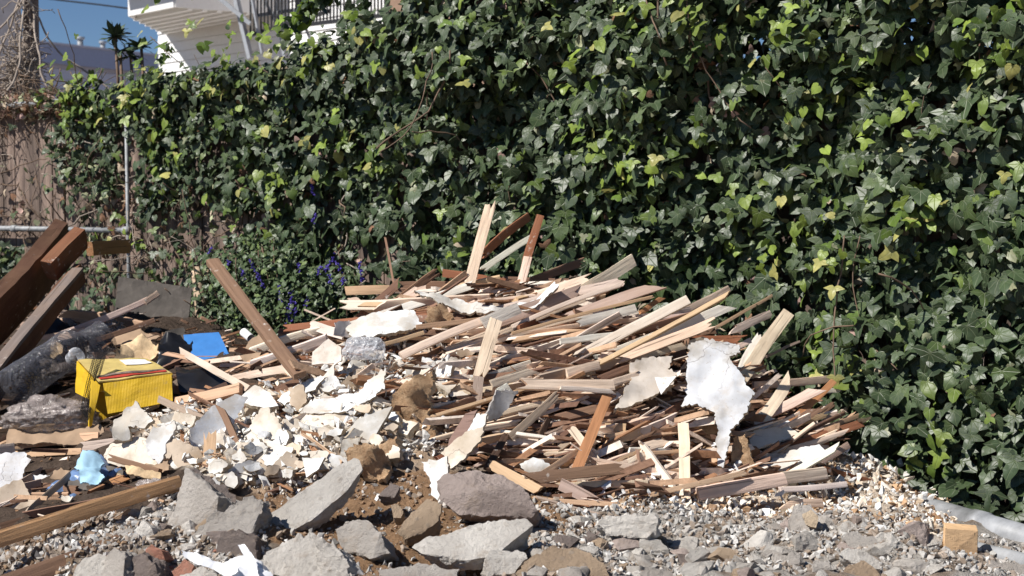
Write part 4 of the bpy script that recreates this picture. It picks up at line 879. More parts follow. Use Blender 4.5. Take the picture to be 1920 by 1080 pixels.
# filler plates
def randpoly(cx_, cy_, r, rr, el=1.0):
    k = rr.randint(4, 7); a0 = rr.uniform(0, 6.28); return [(cx_+math.cos(a0+6.283*i/k+rr.uniform(-.3, .3))*r*rr.uniform(.6, 1.15), cy_+math.sin(a0+6.283*i/k+rr.uniform(-.3, .3))*r*rr.uniform(.6, 1.15)*el) for i in range(k)]
heap = [(430, 760), (520, 740), (560, 700), (640, 660), (740, 640), (870, 640), (890, 740), (800, 760), (750, 850), (640, 870), (500, 900), (420, 900), (300, 850), (270, 790)]
RL = [(1390, 912, "the clean pale foot lath"), (1525, 912, "the white round-edged lath"), (1505, 945, "the stubby pale lath"), (1283, 900, "the upright right-hand lath"), (1170, 985, "the crumbly grey lump"), (1515, 975, "the grey angular stone"), (1640, 905, "the long reddish splinter"), (1802, 1024, "the square wood block"), (1610, 1048, "the oblong light chunk"),
      (1080, 935, "the wide sloping foot lath"), (1055, 1070, "the large earthy rock"), (945, 1055, "the knobbly light chunk"), (1606, 1085, "the brownish smooth rock"), (1615, 1015, "the grey flat-topped stone"), (1250, 1060, "the gravel's middle"), (1420, 1040, "the grey gravel slope"),
      (360, 930, "the tall pointed chunk"), (430, 985, "the rough light grey chunk"), (445, 1030, "the dull grey block"), (180, 1070, "the cream-grey rough chunk"), (265, 1070, "the dark pointed chunk"), (290, 1040, "the red brick fragment"), (230, 970, "the short yellow-tan stub"), (200, 1000, "the squared timber's underside")]
hr = [(1180, 890), (1400, 870), (1560, 870), (1760, 960), (1700, 1000), (1450, 975), (1230, 960)]
rr = random.Random(5); k = 0
PL = [(684, 790, "the kite-shaped sheet"), (610, 795, "the rounded cream shell"), (650, 748, "the long white paint skin"), (612, 690, "the folded paper"), (684, 656, "the clear plastic bag"), (780, 760, "the tall fibrous lump"), (495, 800, "the cone-like shell"), (480, 745, "the white curved shell"),
      (500, 848, "the flat cream slab"), (400, 810, "the bluish curved sheet"), (300, 830, "the white curled sheet"), (245, 790, "the jagged shell by the yellow box"), (392, 850, "the splintered tan lath"), (870, 660, "the upright middle lath"), (850, 720, "the short hanging lath"), (600, 880, "the long grey slab"), (690, 870, "the orange-brown lump"), (440, 900, "the large curved sheet"), (560, 730, "the bluish paint flake"), (830, 850, "the leaning cream sheet"), (740, 690, "the heap's white middle")]
cn = {0: ('white', WHT), 1: ('cream', CRM), 2: ('buff', BUF), 3: ('off-white', (.70, .68, .64))}
while k < 235:
    x = rr.uniform(270, 900); y = rr.uniform(640, 905)
    if not inpoly(x, y, heap): continue
    Y = hitY(x, y)
    if not Y: continue
    r = rr.choice((9, 12, 15, 19, 24, 29)); ci = rr.choice((0, 0, 0, 1, 1, 2, 3)); n = Vector((rr.gauss(-.2, .4), -.8, rr.gauss(.6, .3))); cv = rr.gauss(0, 4.5)
    zone = "under the clear plastic bag" if y < 730 and x > 600 else ("left of the kite-shaped sheet" if x > 560 and x < 660 else ("right of the kite-shaped sheet" if x >= 660 else "left of the cone-like shell" if x < 470 else "behind the long grey slab"))
    plate(randpoly(x, y, r, rr, rr.uniform(.5, 1)), Y-rr.uniform(.0, .10), n, rr.uniform(.008, .022), PP, f"{'tiny' if r < 10 else 'small' if r < 14 else 'middle-sized' if r < 17 else 'wide' if r < 25 else 'large'} {'flat' if abs(cv) < 1.2 else 'cupped' if cv > 0 else 'domed'} {cn[ci][0]} plaster piece {where(x, y, PL)}", name="plaster_chunk", cat="plaster piece",
          group="broken plaster pieces in the plaster heap", color=cn[ci][1], curve=cv, step=.016, seed=k, jag=.003); k += 1
k = 0
while k < 36:
    x = rr.uniform(1000, 1760); y = rr.uniform(860, 1000)
    if not inpoly(x, y, hr): continue
    Y = hitY(x, y); ci = rr.choice((0, 1, 2, 3)); r = rr.choice((7, 10, 14))
    zone = "under the clean pale lath" if x < 1500 else "on the dusty rubble left of the wood block"
    plate(randpoly(x, y, r, rr, .7), Y-.02, (rr.gauss(-.2, .3), -.7, .7), (tk_ := rr.choice((.006, .012, .02))), PP, f"{'small' if r < 9 else 'middle-sized' if r < 12 else 'large'} {'thin' if tk_ < .01 else 'thick' if tk_ > .015 else 'irregular'} {cn[ci][0]} plaster piece {where(x, y, RL)}", name="plaster_chunk", cat="plaster piece", group="broken plaster pieces "+zone, color=cn[ci][1], step=.014, seed=k+300, jag=.002); k += 1
RL_ = 0
# ---------------------------------------------------------------- concrete chunks
CT = dict(grey=(.49, .46, .43), light=(.63, .605, .57), brown=(.42, .32, .23), dark=(.25, .21, .195), red=(.46, .23, .17), mauve=(.44, .37, .345))
def rock_mesh(pts, amp, seed, target=.014, flatn=None):
    bm = bmesh.new(); vs = [bm.verts.new(p) for p in pts]
    r = bmesh.ops.convex_hull(bm, input=vs); bmesh.ops.delete(bm, geom=list({e for e in r['geom_interior']+r['geom_unused'] if isinstance(e, bmesh.types.BMVert)}), context='VERTS')
    for _ in range(6):
        es = [e for e in bm.edges if e.calc_length() > target]
        if not es or len(bm.verts) > 8000: break
        bmesh.ops.subdivide_edges(bm, edges=es, cuts=1); bmesh.ops.triangulate(bm, faces=[f for f in bm.faces if len(f.verts) > 3])
    bm.normal_update(); o = seed*1.7
    for v in bm.verts:
        p = v.co; k_ = ns(p, 11, o)*.8+ns(p, 38, o)*.7+ns(p, 110, o)*.45
        am = amp
        if flatn is not None: am = amp*(1-.8*min(1, max(0, (v.normal.dot(flatn)-.75)/.15)))
        v.co = p+v.normal*(am*k_)
    me = bpy.data.meshes.new("concrete_chunk"); bm.to_mesh(me); bm.free(); return me
def slabrock(outline, Y, nrm, th, tint, label, amp=.006, inset=.85, name="concrete_chunk", cat="concrete chunk", group="broken concrete chunks", bulge=0.0, seed=None):
    n = Vector(nrm).normalized(); cxp = sum(p[0] for p in outline)/len(outline); cyp = sum(p[1] for p in outline)/len(outline); c = P(cxp, cyp, Y)
    seed = int(cxp+cyp*3) if seed is None else seed; rr = random.Random(seed); pts = []
    for px, py in outline:
        d = ray(px, py); t = (c-CAMP).dot(n)/d.dot(n); p = CAMP+d*t-c
        pts.append(p+n*rr.uniform(-.1, .1)*th); k_ = inset*rr.uniform(.85, 1.12); pts.append(p*k_-n*th*rr.uniform(.7, 1.2))
    if bulge: pts.append(n*bulge+Vector((rr.gauss(0, .01), 0, 0)))
    me = rock_mesh(pts, amp*1.35, seed % 50, .010, n); me.name = name
    o = link(name, me, M['conc']); o.location = c; j = rr.uniform(.92, 1.08); o.color = (*[x*j for x in CT[tint]], 1)
    return tag(o, label, cat, group)
slabrock([(482, 1000), (500, 968), (560, 925), (640, 868), (672, 860), (678, 882), (650, 920), (585, 975), (520, 1010), (500, 1016)], 3.2, (-.25, -.62, .75), .05, 'light', "long flat light grey concrete slab tilted up right in the foreground", .004, .9)
slabrock([(772, 1026), (800, 1010), (900, 985), (985, 968), (1000, 985), (960, 1015), (925, 1040), (870, 1048), (790, 1042)], 3.0, (-.1, -.5, .86), .05, 'light', "flat light concrete slab with a pebbly broken front edge below the big boulder", .005, .85)
slabrock([(814, 900), (835, 882), (880, 884), (940, 890), (985, 920), (1010, 960), (990, 975), (930, 970), (860, 962), (826, 935)], 3.22, (-.25, -.85, .5), .15, 'mauve', "big rounded grey and reddish boulder at the foot of the lath heap", .006, .8, bulge=.03)
slabrock([(310, 1010), (318, 960), (352, 880), (385, 905), (410, 930), (400, 960), (360, 985), (330, 1018)], 3.18, (-.55, -.75, .4), .12, 'grey', "tall pointed concrete chunk with a smooth left face beside the squared timber", .006, .8)
slabrock([(352, 880), (362, 878), (440, 932), (436, 955), (400, 975), (385, 930)], 3.22, (.35, -.65, .7), .10, 'dark', "dark purplish broken lump against the tall pointed chunk", .008, .8)
slabrock([(360, 1010), (400, 975), (470, 935), (492, 932), (496, 960), (478, 1000), (420, 1030), (370, 1040)], 3.1, (-.2, -.75, .6), .10, 'grey', "rough light grey concrete chunk between the pointed chunk and the long slab", .010, .85)
slabrock([(405, 1030), (415, 1000), (450, 996), (478, 1010), (478, 1050), (440, 1060), (408, 1050)], 3.0, (-.2, -.9, .3), .08, 'dark', "dull grey block above the white plastic bag", .006)
slabrock([(625, 990), (655, 975), (690, 975), (715, 1000), (728, 1035), (700, 1048), (640, 1035)], 3.02, (-.3, -.8, .5), .09, 'grey', "angular grey chunk with a dark right side below the long slab", .006, .8)
slabrock([(745, 1000), (770, 960), (800, 935), (828, 948), (822, 975), (790, 1000), (760, 1012)], 3.1, (-.1, -.7, .7), .07, 'brown', "oblong earthy brown stone lying in the bare soil", .005, .75, name="stone", cat="stone", group="stones in the soil")
slabrock([(734, 948), (745, 942), (758, 955), (752, 972), (738, 972)], 3.14, (-.1, -.7, .7), .03, 'brown', "small brown pebble beside the oblong stone", .004, .8, name="stone", cat="stone", group="stones in the soil")
slabrock([(706, 930), (730, 905), (748, 915), (740, 935)], 3.25, (-.1, -.7, .7), .04, 'dark', "small dark clod above the bare soil", .005, .8, name="stone", cat="stone", group="stones in the soil")
slabrock([(480, 1080), (500, 1030), (560, 1005), (600, 1010), (655, 1060), (660, 1110), (490, 1120)], 2.95, (-.15, -.75, .65), .10, 'light', "wide rough concrete chunk at the bottom edge right of the white bag", .012, .9)
slabrock([(600, 1012), (625, 1020), (655, 1062), (662, 1100), (610, 1100), (590, 1050)], 2.93, (-.3, -.9, .3), .08, 'light', "light bumpy lump leaning on the wide rough chunk", .010)
slabrock([(706, 1070), (740, 1062), (820, 1060), (860, 1066), (850, 1100), (710, 1105)], 2.9, (0, -.4, .9), .05, 'grey', "flat grey slab edge at the bottom centre", .006)
slabrock([(905, 1045), (930, 1035), (970, 1032), (985, 1050), (960, 1075), (910, 1080)], 2.95, (0, -.8, .6), .06, 'light', "knobbly light chunk at the bottom right of the flat slab", .01)
slabrock([(960, 1090), (985, 1055), (1030, 1028), (1080, 1025), (1130, 1060), (1150, 1100), (1060, 1120)], 2.92, (-.1, -.7, .7), .10, 'brown', "large earthy rock at the bottom centre right", .008, .85)
slabrock([(130, 1090), (150, 1050), (190, 1035), (215, 1045), (230, 1085), (180, 1110)], 2.93, (-.2, -.8, .5), .09, 'light', "cream-grey rough chunk at the bottom left", .010)
slabrock([(185, 1090), (195, 1050), (215, 1030), (238, 1035), (235, 1090), (205, 1110)], 2.9, (-.6, -.7, .4), .07, 'grey', "chunk with a flat dark side at the bottom left", .007)
slabrock([(225, 1090), (240, 1060), (270, 1038), (295, 1062), (298, 1100), (240, 1110)], 2.88, (-.4, -.8, .4), .07, 'dark', "dark pointed chunk at the bottom left beside the red brick piece", .008)
slabrock([(270, 1030), (285, 1022), (305, 1030), (310, 1050), (295, 1058), (275, 1042)], 2.96, (-.2, -.9, .3), .05, 'red', "red brick fragment beside the pointed dark chunk", .003, name="brick_fragment", cat="brick", group="red brick fragments")
slabrock([(322, 1072), (345, 1048), (362, 1060), (355, 1085), (330, 1088)], 2.9, (-.2, -.8, .5), .04, 'red', "red brick fragment left of the white plastic bag", .003, name="brick_fragment", cat="brick", group="red brick fragments")
slabrock([(300, 1110), (320, 1085), (370, 1070), (400, 1075), (420, 1110)], 2.85, (0, -.7, .7), .07, 'light', "light crumbly chunk under the white plastic bag", .010)
slabrock([(1118, 985), (1140, 968), (1180, 962), (1225, 970), (1230, 995), (1190, 1012), (1140, 1005)], 3.18, (-.1, -.8, .5), .08, 'light', "light grey crumbly concrete lump below the heap's foot", .014, .9)
slabrock([(1480, 975), (1490, 950), (1520, 945), (1545, 985), (1520, 1000), (1485, 995)], 3.4, (-.1, -.7, .7), .06, 'grey', "grey angular stone in the rubble right of centre", .005)
slabrock([(1505, 965), (1520, 955), (1535, 968), (1530, 990), (1512, 985)], 3.36, (-.2, -.85, .5), .02, 'light', "yellowish smooth flat stone in the rubble right of centre", .002)
bpy.data.objects[-1 and C.objects[-1].name].color = (.68, .55, .40, 1)
slabrock([(1570, 1040), (1590, 1028), (1640, 1040), (1650, 1065), (1600, 1060)], 3.05, (-.1, -.7, .7), .05, 'light', "oblong light chunk at the right foreground", .007)
slabrock([(1570, 1090), (1590, 1058), (1620, 1052), (1645, 1075), (1640, 1110)], 2.98, (-.1, -.8, .6), .06, 'brown', "brownish smooth rock at the right bottom edge", .005)
slabrock([(1760, 1090), (1775, 1065), (1830, 1055), (1860, 1060), (1870, 1110), (1780, 1120)], 3.15, (0, -.6, .8), .07, 'light', "pale chunk below the square wood block", .007)
slabrock([(1830, 1095), (1860, 1048), (1900, 1050), (1935, 1075), (1930, 1120), (1850, 1120)], 3.1, (-.1, -.6, .8), .09, 'grey', "grey rough rock at the bottom right corner", .008)
slabrock([(1580, 1010), (1600, 995), (1640, 1005), (1650, 1030), (1600, 1035)], 3.25, (-.1, -.7, .7), .05, 'grey', "grey flat-topped stone above the oblong light chunk", .006)
# medium stones on the gravel heap
pts_t = []
rr = random.Random(11); k = 0
gz = [(1000, 990), (1250, 970), (1500, 985), (1700, 985), (1780, 1010), (1770, 1090), (1000, 1090)]
gl = [(140, 1080), (230, 975), (330, 935), (470, 1000), (480, 1080)]
while k < 230:
    right = rr.random() < .74
    x = rr.uniform(990, 1790) if right else rr.uniform(130, 490); y = rr.uniform(930, 1095)
    if not inpoly(x, y, gz if right else gl): continue
    Y = hitY(x, y); p = P(x, y, Y); r = rr.choice((10, 13, 17, 22, 28, 38))*Y/F; tint = rr.choices(('light', 'grey', 'brown', 'dark', 'red', 'mauve'), (34, 30, 18, 6, 3 if not right else 1, 9))[0]
    cl_ = [Vector((rr.gauss(0, 1), rr.gauss(0, 1), rr.gauss(0, 1))).normalized()*r*rr.uniform(.75, 1.1) for _ in range(13)]
    fz = rr.choice((.5, .72, .9)); cl_ = [Vector((q.x, q.y*.9, q.z*fz)) for q in cl_]
    me = rock_mesh(cl_, r*.10, k, max(.006, r*.32)); o = link("rubble_stone", me, M['conc']); o.location = p+Vector((0, 0, r*.12)); j = rr.uniform(.85, 1.15); o.color = (*[c*j for c in CT[tint]], 1)
    zone = ("left of the squared wood block" if x > 1450 else "below the heap's foot, right of centre" if x > 1150 else "right of the large earthy rock") if right else "at the bottom left under the squared timber"
    nm = dict(light='light grey', grey='grey', brown='brown', dark='dark', red='reddish', mauve='mauve-grey')[tint]
    tag(o, f"{'tiny' if r < .0115 else 'small' if r < .0155 else 'medium' if r < .020 else 'big' if r < .028 else 'large'} {'flat' if fz < .6 else 'blocky' if fz > .8 else 'rounded'} {nm} rubble stone {where(x, y, RL)}", "stone", "rubble stones "+("on the right slope" if right else "at the bottom left")); k += 1
# gravel, crumbs: nobody could count them
def scatter(name, zones, n, smin, smax, pal, label, cat, flat=(.55, .9), power=2.2, sink=.2, seed=1):
    rg = np.random.RandomState(seed); rr = random.Random(seed); tm = []
    for q in range(10):
        bm = bmesh.new(); [bm.verts.new(Vector((rr.gauss(0, 1), rr.gauss(0, 1), rr.gauss(0, 1))).normalized()*rr.uniform(.7, 1.1)) for _ in range(9)]
        r_ = bmesh.ops.convex_hull(bm, input=list(bm.verts)); bmesh.ops.triangulate(bm, faces=bm.faces); bm.verts.index_update()
        used_ = [v for v in bm.verts if v.link_faces]; im = {v: i for i, v in enumerate(used_)}
        tm.append((np.array([v.co[:] for v in used_]), np.array([[im[v] for v in f.verts] for f in bm.faces]))); bm.free()
    V, Fc, Cc, off = [], [], [], 0; cnt = 0
    while cnt < n:
        zp = zones[rr.choices(range(len(zones)), [z[1] for z in zones])[0]][0]
        xs = [p[0] for p in zp]; ys = [p[1] for p in zp]; x = rr.uniform(min(xs), max(xs)); y = rr.uniform(min(ys), max(ys))
        if not inpoly(x, y, zp): continue
        sz = smin+(smax-smin)*rr.random()**power; tv, tf = tm[rr.randrange(10)]
        q = rg.normal(size=4); q /= np.linalg.norm(q); a, b, c, d = q
        Rm = np.array([[1-2*(c*c+d*d), 2*(b*c-a*d), 2*(b*d+a*c)], [2*(b*c+a*d), 1-2*(b*b+d*d), 2*(c*d-a*b)], [2*(b*d-a*c), 2*(c*d+a*b), 1-2*(b*b+c*c)]])
        v = tv*np.array([1, rr.uniform(*flat), rr.uniform(*flat)])@Rm.T*sz/2
        V.append(v+np.array([x, y, H(x, y)+sz*(.5-sink)*.5])); Fc.append(tf+off); off += len(tv)
        cc = np.array(rr.choice(pal))*rr.uniform(.75, 1.2); Cc.append(np.repeat(cc[None], len(tv), 0)); cnt += 1
    o = link(name, mesh_np(name, np.concatenate(V), np.concatenate(Fc), np.concatenate(Cc)), M['rubble'])
    return tag(o, label, cat, kind='stuff')
ZG = world_poly([(980, 975), (1450, 960), (1700, 960), (1800, 1000), (1940, 1040), (1940, 1100), (980, 1100)])
ZL = world_poly([(60, 1110), (200, 985), (330, 920), (480, 960), (520, 1100)])
ZH = world_poly([(860, 860), (1000, 800), (1300, 780), (1480, 800), (1500, 930), (1150, 960), (980, 900)])
ZLE = [(-2.6, 3.3), (-.55, 3.3), (-.6, 4.2), (-.9, 5.6), (-3, 5.6)]
GP_ = [(.48, .46, .43), (.40, .385, .36), (.33, .27, .22), (.56, .54, .515), (.28, .22, .17), (.38, .35, .32)]
scatter("gravel", [(ZG, 8), (ZL, 3.4), (ZD, .8)], 17000, .004, .03, GP_, "grey crushed concrete gravel spread over the foreground", "gravel", power=3.0, seed=3)
ZLB = world_poly([(-80, 1110), (-80, 1030), (120, 985), (250, 965), (250, 1110)])
scatter("dirt_and_chips", [(ZLB, 1)], 3000, .005, .034, GP_[2:]+[(.24, .16, .10), (.20, .14, .10)], "mixed grey chips and soil between the planks at the bottom left", "gravel", power=2.6, seed=13)
WP_ = [(.80, .78, .74), (.74, .68, .60), (.70, .61, .50), (.80, .80, .79), (.40, .31, .22)]
scatter("plaster_debris", [(ZP, 3.5), (ZR, 5), (ZH, 1.4)], 8500, .006, .036, WP_, "white and cream plaster crumbs sprinkled through the heap", "plaster crumbs", flat=(.25, .8), power=2.4, seed=4)
scatter("plaster_lumps", [(ZP, 6), (ZR, 2)], 1500, .018, .05, WP_[:4]+[(.62, .60, .56)], "broken lumps of white and cream plaster heaped between the sheets", "plaster lumps", flat=(.2, .6), power=1.7, sink=-.9, seed=9)
scatter("soil_debris", [(ZD, 3), (ZR, 3), (ZW, 4), (ZLE, 3)], 6000, .004, .022, [(.24, .15, .09), (.32, .19, .11), (.14, .09, .06), (.36, .25, .17)], "brown clods of soil and crumbled brown plaster", "soil crumbs", power=2.5, seed=5)
scatter("brown_plaster_debris", [(ZR, 5), (ZH, 1)], 420, .015, .045, [(.40, .25, .14), (.46, .30, .18), (.36, .23, .14)], "brown crumbling plaster clods among the white rubble", "plaster clods", power=1.6, seed=6)
rr = random.Random(14); V, Fc, Cc = [], [], []
ZF = world_poly([(900, 700), (1250, 690), (1500, 790), (1540, 880), (1300, 930), (1100, 925), (960, 890)])
for zp, n, d0, big in ((ZW, 1000, 1, 0), (ZLE, 420, 1, 0), (ZP, 200, 0, 0), (ZF, 420, 1, 1), (ZW, 320, 1, 1)):
    c_ = 0; xs = [p[0] for p in zp]; ys = [p[1] for p in zp]
    while c_ < n:
        x = rr.uniform(min(xs), max(xs)); y = rr.uniform(min(ys), max(ys))
        if not inpoly(x, y, zp): continue
        a = rr.gauss(.25, .32 if big else .5) if d0 else rr.uniform(0, 3.1); L_ = rr.uniform(.10, .30) if big else rr.uniform(.02, .11); w_ = rr.uniform(.006, .022) if big else rr.uniform(.002, .012); d = Vector((math.cos(a), math.sin(a), rr.gauss(.05, .25))).normalized()
        m_ = MB(); p = Vector((x, y, H(x, y)+.008+rr.random()*(.034 if big else .02))); m_.bar(p-d*L_/2, p+d*L_/2, w_, w_*.3, rnd3(1)); m_.v = [tuple(Vector(q)+d*rr.uniform(-.9, .9)*w_+rnd3(w_*.08)) for q in m_.v]; b0 = len(V); V += m_.v; Fc += [[i+b0 for i in f] for f in m_.f]
        cc = rr.choice(((.76, .60, .48), (.80, .68, .58), (.52, .34, .22), (.26, .15, .10), (.12, .07, .045), (.34, .18, .10), (.18, .10, .07))); Cc += [cc]*len(m_.v); c_ += 1
o = link("wood_splinters", mesh_np("wood_splinters", V, Fc, np.array(Cc)), M['rubble']); tag(o, "splinters and slivers of broken wood strewn through the heap", "wood splinters", kind='stuff')
# ---------------------------------------------------------------- household rubbish at left
# yellow box
yb = empty("yellow_box", P(240, 790, 4.05), "crushed open yellow cardboard box with a white label and a red stripe on its lid", "box")
def quad(mats, pts, th, name, par, **kw):   # a thin card panel with thickness between four points
    a = [Vector(p) for p in pts]; n = (a[1]-a[0]).cross(a[3]-a[0]).normalized()*th; mb = MB()
    nn = 8; V = []
    bm = bmesh.new(); rws = []
    for lay in (0, 1):
        rw = []
        for i in range(nn+1):
            r_ = []
            for j in range(nn+1):
                u, v = i/nn, j/nn; p = a[0]*(1-u)*(1-v)+a[1]*u*(1-v)+a[2]*u*v+a[3]*(1-u)*v
                wv = .0035*ns(p, 16, 2)*kw.get('wob', 1); r_.append(bm.verts.new(p+n.normalized()*wv-n*lay))
            rw.append(r_)
        rws.append(rw)
    for i in range(nn):
        for j in range(nn):
            for lay in (0, 1):
                q = [rws[lay][i][j], rws[lay][i+1][j], rws[lay][i+1][j+1], rws[lay][i][j+1]]; bm.faces.new(q if lay == 0 else q[::-1])
    for i in range(nn):
        for (p, q) in (((i, 0), (i+1, 0)), ((i+1, nn), (i, nn)), ((0, i+1), (0, i)), ((nn, i), (nn, i+1))):
            bm.faces.new([rws[0][q[0]][q[1]], rws[0][p[0]][p[1]], rws[1][p[0]][p[1]], rws[1][q[0]][q[1]]])
    me = bpy.data.meshes.new(name); bm.to_mesh(me); bm.free(); o = link(name, me, M[mats]); return sub(o, par)
A_, B_, Cc_, D_ = P(186, 716, 4.02), P(322, 698, 4.08), P(276, 672, 4.3), P(146, 674, 4.28)   # lid corners: front left, front right, back right, back left
quad('lid', [A_, B_, Cc_, D_], .004, "lid", yb)
bl_, br_ = P(202, 776, 3.98), P(324, 752, 4.04); quad('yellow', [bl_, br_, B_+Vector((0, -.004, -.004)), A_+Vector((.012, -.004, -.004))], .004, "front_flap", yb)
quad('yellow', [P(178, 798, 4.12), P(310, 792, 4.18), P(316, 735, 4.2), P(180, 735, 4.14)], .004, "front_panel", yb)
quad('yellow', [P(142, 736, 4.2), P(172, 752, 4.04), A_+Vector((-.006, .002, -.004)), D_+Vector((-.004, 0, -.004))], .004, "side_flap", yb)
quad('yellow', [P(166, 800, 3.99), P(171, 800, 4.0), P(187, 722, 3.99), P(172, 712, 4.0)], .004, "side_flap", yb)
quad('yellow', [P(318, 790, 4.06), P(305, 760, 4.3), Cc_+Vector((.004, 0, -.004)), B_+Vector((.003, 0, -.004))], .004, "side_panel", yb)
quad('yellow', [P(290, 770, 4.35), P(150, 760, 4.35), D_+Vector((0, .003, -.004)), Cc_+Vector((0, .003, -.004))], .004, "back_panel", yb)
def onlid(u0, v0, u1, v1, m, name, up=.0035):
    f = lambda u, v: A_*(1-u)*(1-v)+B_*u*(1-v)+Cc_*u*v+D_*(1-u)*v+Vector((0, -.001, up))
    quad(m, [f(u0, v0), f(u1, v0), f(u1, v1), f(u0, v1)], .001, name, yb)
onlid(.03, .05, .95, .12, 'ink', "red_stripe", .0035); onlid(.56, .60, .93, .88, 'label', "paper_label"); onlid(.02, .16, .98, .24, 'board', "dark_stripe", .003)
# grey weathered panel leaning on the fence
plate([(212, 616), (222, 518), (360, 540), (352, 614)], 5.6, (.12, -.9, .35), .02, ('panel', 'panel', 'panel'), "weathered dark grey wooden panel leaning by the fence below the pipe post", name="weathered_board", cat="panel", jag=.001, rough=.002, smooth=False)
plate([(350, 676), (344, 628), (410, 622), (432, 670), (402, 680)], 4.75, (-.1, -.45, .88), .022, ('blue', 'card', 'card'), "bright blue painted board lying between the black trash and the leaning stick", name="blue_board", cat="board", jag=.0005, rough=.001, smooth=False)
plate([(298, 636), (330, 626), (352, 634), (358, 630), (350, 655), (318, 690), (290, 690), (300, 662)], 4.55, (-.1, -.6, .8), .01, ('blackp', 'blackp', 'blackp'), "crumpled black plastic sheet over straw-coloured insulation behind the yellow box", name="black_plastic_sheet", cat="plastic sheet", rough=.02)
plate([(208, 672), (236, 640), (270, 636), (300, 652), (282, 668), (250, 674)], 4.6, (-.1, -.6, .8), .03, ('foam', 'foam', 'foam'), "torn straw-coloured fibre insulation behind the yellow box's lid", name="insulation_piece", cat="insulation", group="straw-coloured insulation", rough=.02, jag=.006)
plate([(60, 650), (78, 640), (110, 632), (115, 652), (95, 668), (62, 662)], 4.75, (-.1, -.6, .8), .03, ('foam', 'foam', 'foam'), "torn straw-coloured fibre insulation left of the ribbed tub", name="insulation_piece", cat="insulation", group="straw-coloured insulation", rough=.02, jag=.006)
for (ol, Y_, nn_, mt_, lb_, nm_, ct_) in (
  ([(196, 628), (250, 612), (300, 628), (270, 650), (215, 648)], 4.85, (-.1, -.5, .85), 'card', "dusty brown cardboard sheet under the long dusty lath", "cardboard_piece", "cardboard"),
  ([(60, 600), (110, 594), (130, 612), (90, 630), (62, 622)], 5.0, (.1, -.5, .85), 'blackp', "dark grey sheet end behind the long dusty lath's lower end", "plastic_sheet", "plastic sheet"),
  ([(330, 690), (400, 690), (440, 720), (400, 745), (335, 730)], 4.2, (-.1, -.4, .9), 'blackp', "black plastic sheet lying between the yellow box and the leaning stick", "plastic_sheet", "plastic sheet"),
  ([(20, 795), (110, 800), (190, 800), (200, 825), (100, 832), (10, 830)], 3.98, (0, -.5, .85), 'card', "brown cardboard strip under the dirty see-through plastic", "cardboard_piece", "cardboard"),
  ([(350, 640), (300, 640), (310, 622), (345, 612)], 4.9, (.2, -.8, .5), 'panel', "small grey board piece below the weathered dark grey panel", "board_piece", "board"),
  ([(150, 870), (230, 880), (235, 905), (180, 925), (120, 910)], 3.62, (-.1, -.5, .85), 'panel', "grey board lying behind the long squared timber", "board_piece", "board"),
  ([(232, 870), (300, 885), (300, 900), (240, 890)], 3.52, (-.1, -.8, .5), 'foam', "brown chipboard edge below the rounded cream shells", "chipboard", "board")):
    plate(ol, Y_, nn_, .006, (mt_,)*3, lb_, name=nm_, cat=ct_, rough=.008, jag=.002)
rr = random.Random(77)
JL = [(60, 650, "the straw-coloured insulation at the far left"), (150, 600, "the long dusty lath's middle"), (255, 640, "the insulation behind the yellow box"), (330, 650, "the black trash"), (60, 760, "the dirty see-through plastic"), (60, 835, "the level tan lath"), (150, 905, "the blue plastic bag"), (120, 720, "the ribbed tube's underside"), (400, 720, "the grey pale lath"), (240, 600, "the weathered panel"), (30, 690, "the greyish plank"), (230, 830, "the curled cream plaster")]
for k in range(46):
    x = rr.uniform(0, 430); y = rr.uniform(612, 735) if k < 32 else rr.uniform(800, 945)
    Y = hitY(x, y)
    if not Y or (130 < x < 335 and 665 < y < 800): continue
    mt_, cn_ = rr.choice((('card', 'brown cardboard'), ('card', 'brown cardboard'), ('panel', 'dark board'), ('foam', 'straw-coloured'), ('blackp', 'black plastic'), ('dirty', 'cloudy plastic'), ('label', 'white paper'), ('paint', 'pale plaster'), ('dirty', 'cloudy plastic')))
    rd = rr.choice((12, 18, 26, 34)); cv = rr.gauss(0, 4)
    plate(randpoly(x, y, rd, rr, rr.uniform(.35, .8)), Y-rr.uniform(.01, .06), (rr.gauss(-.1, .4), -.7, rr.uniform(.3, 1)), rr.uniform(.002, .006), (mt_,)*3, f"{'small' if rd < 16 else 'middle-sized' if rd < 22 else 'wide' if rd < 30 else 'large'} {'cupped' if cv > 0 else 'domed'} {cn_} scrap {where(x, y, JL)}", name="rubbish_scrap", cat="rubbish scrap", group="scraps of rubbish at left", rough=.012, jag=.003, curve=cv, step=.016, seed=900+k, color=(.6, .55, .48))
# ribbed dark clear tub: a lathe shape with rings
def lathe(name, axis0, axis1, prof, material, n=28, wob=.0, par=None):
    a, b = Vector(axis0), Vector(axis1); d = (b-a).normalized(); x = d.cross(Vector((0, 0, 1))).normalized(); y = d.cross(x); V = []; Fc = []
    for i, (t, r) in enumerate(prof):
        c = a+(b-a)*t
        for k in range(n):
            an = 6.2832*k/n; rr_ = r*(1+wob*ns((math.cos(an), math.sin(an), t*4), 1.5, 3)); V.append(tuple(c+(x*math.cos(an)+y*math.sin(an))*rr_))
    for i in range(len(prof)-1):
        for k in range(n): q = i*n+k; q2 = i*n+(k+1) % n; Fc.append([q, q2, q2+n, q+n])
    me = bpy.data.meshes.new(name); me.from_pydata(V, [], Fc); me.update(); me.polygons.foreach_set('use_smooth', [True]*len(Fc)); return link(name, me, material, par)
def ribbed(n, r, d): return [(i/(n*4), r+(d if i % 4 < 2 else 0)) for i in range(n*4+1)]
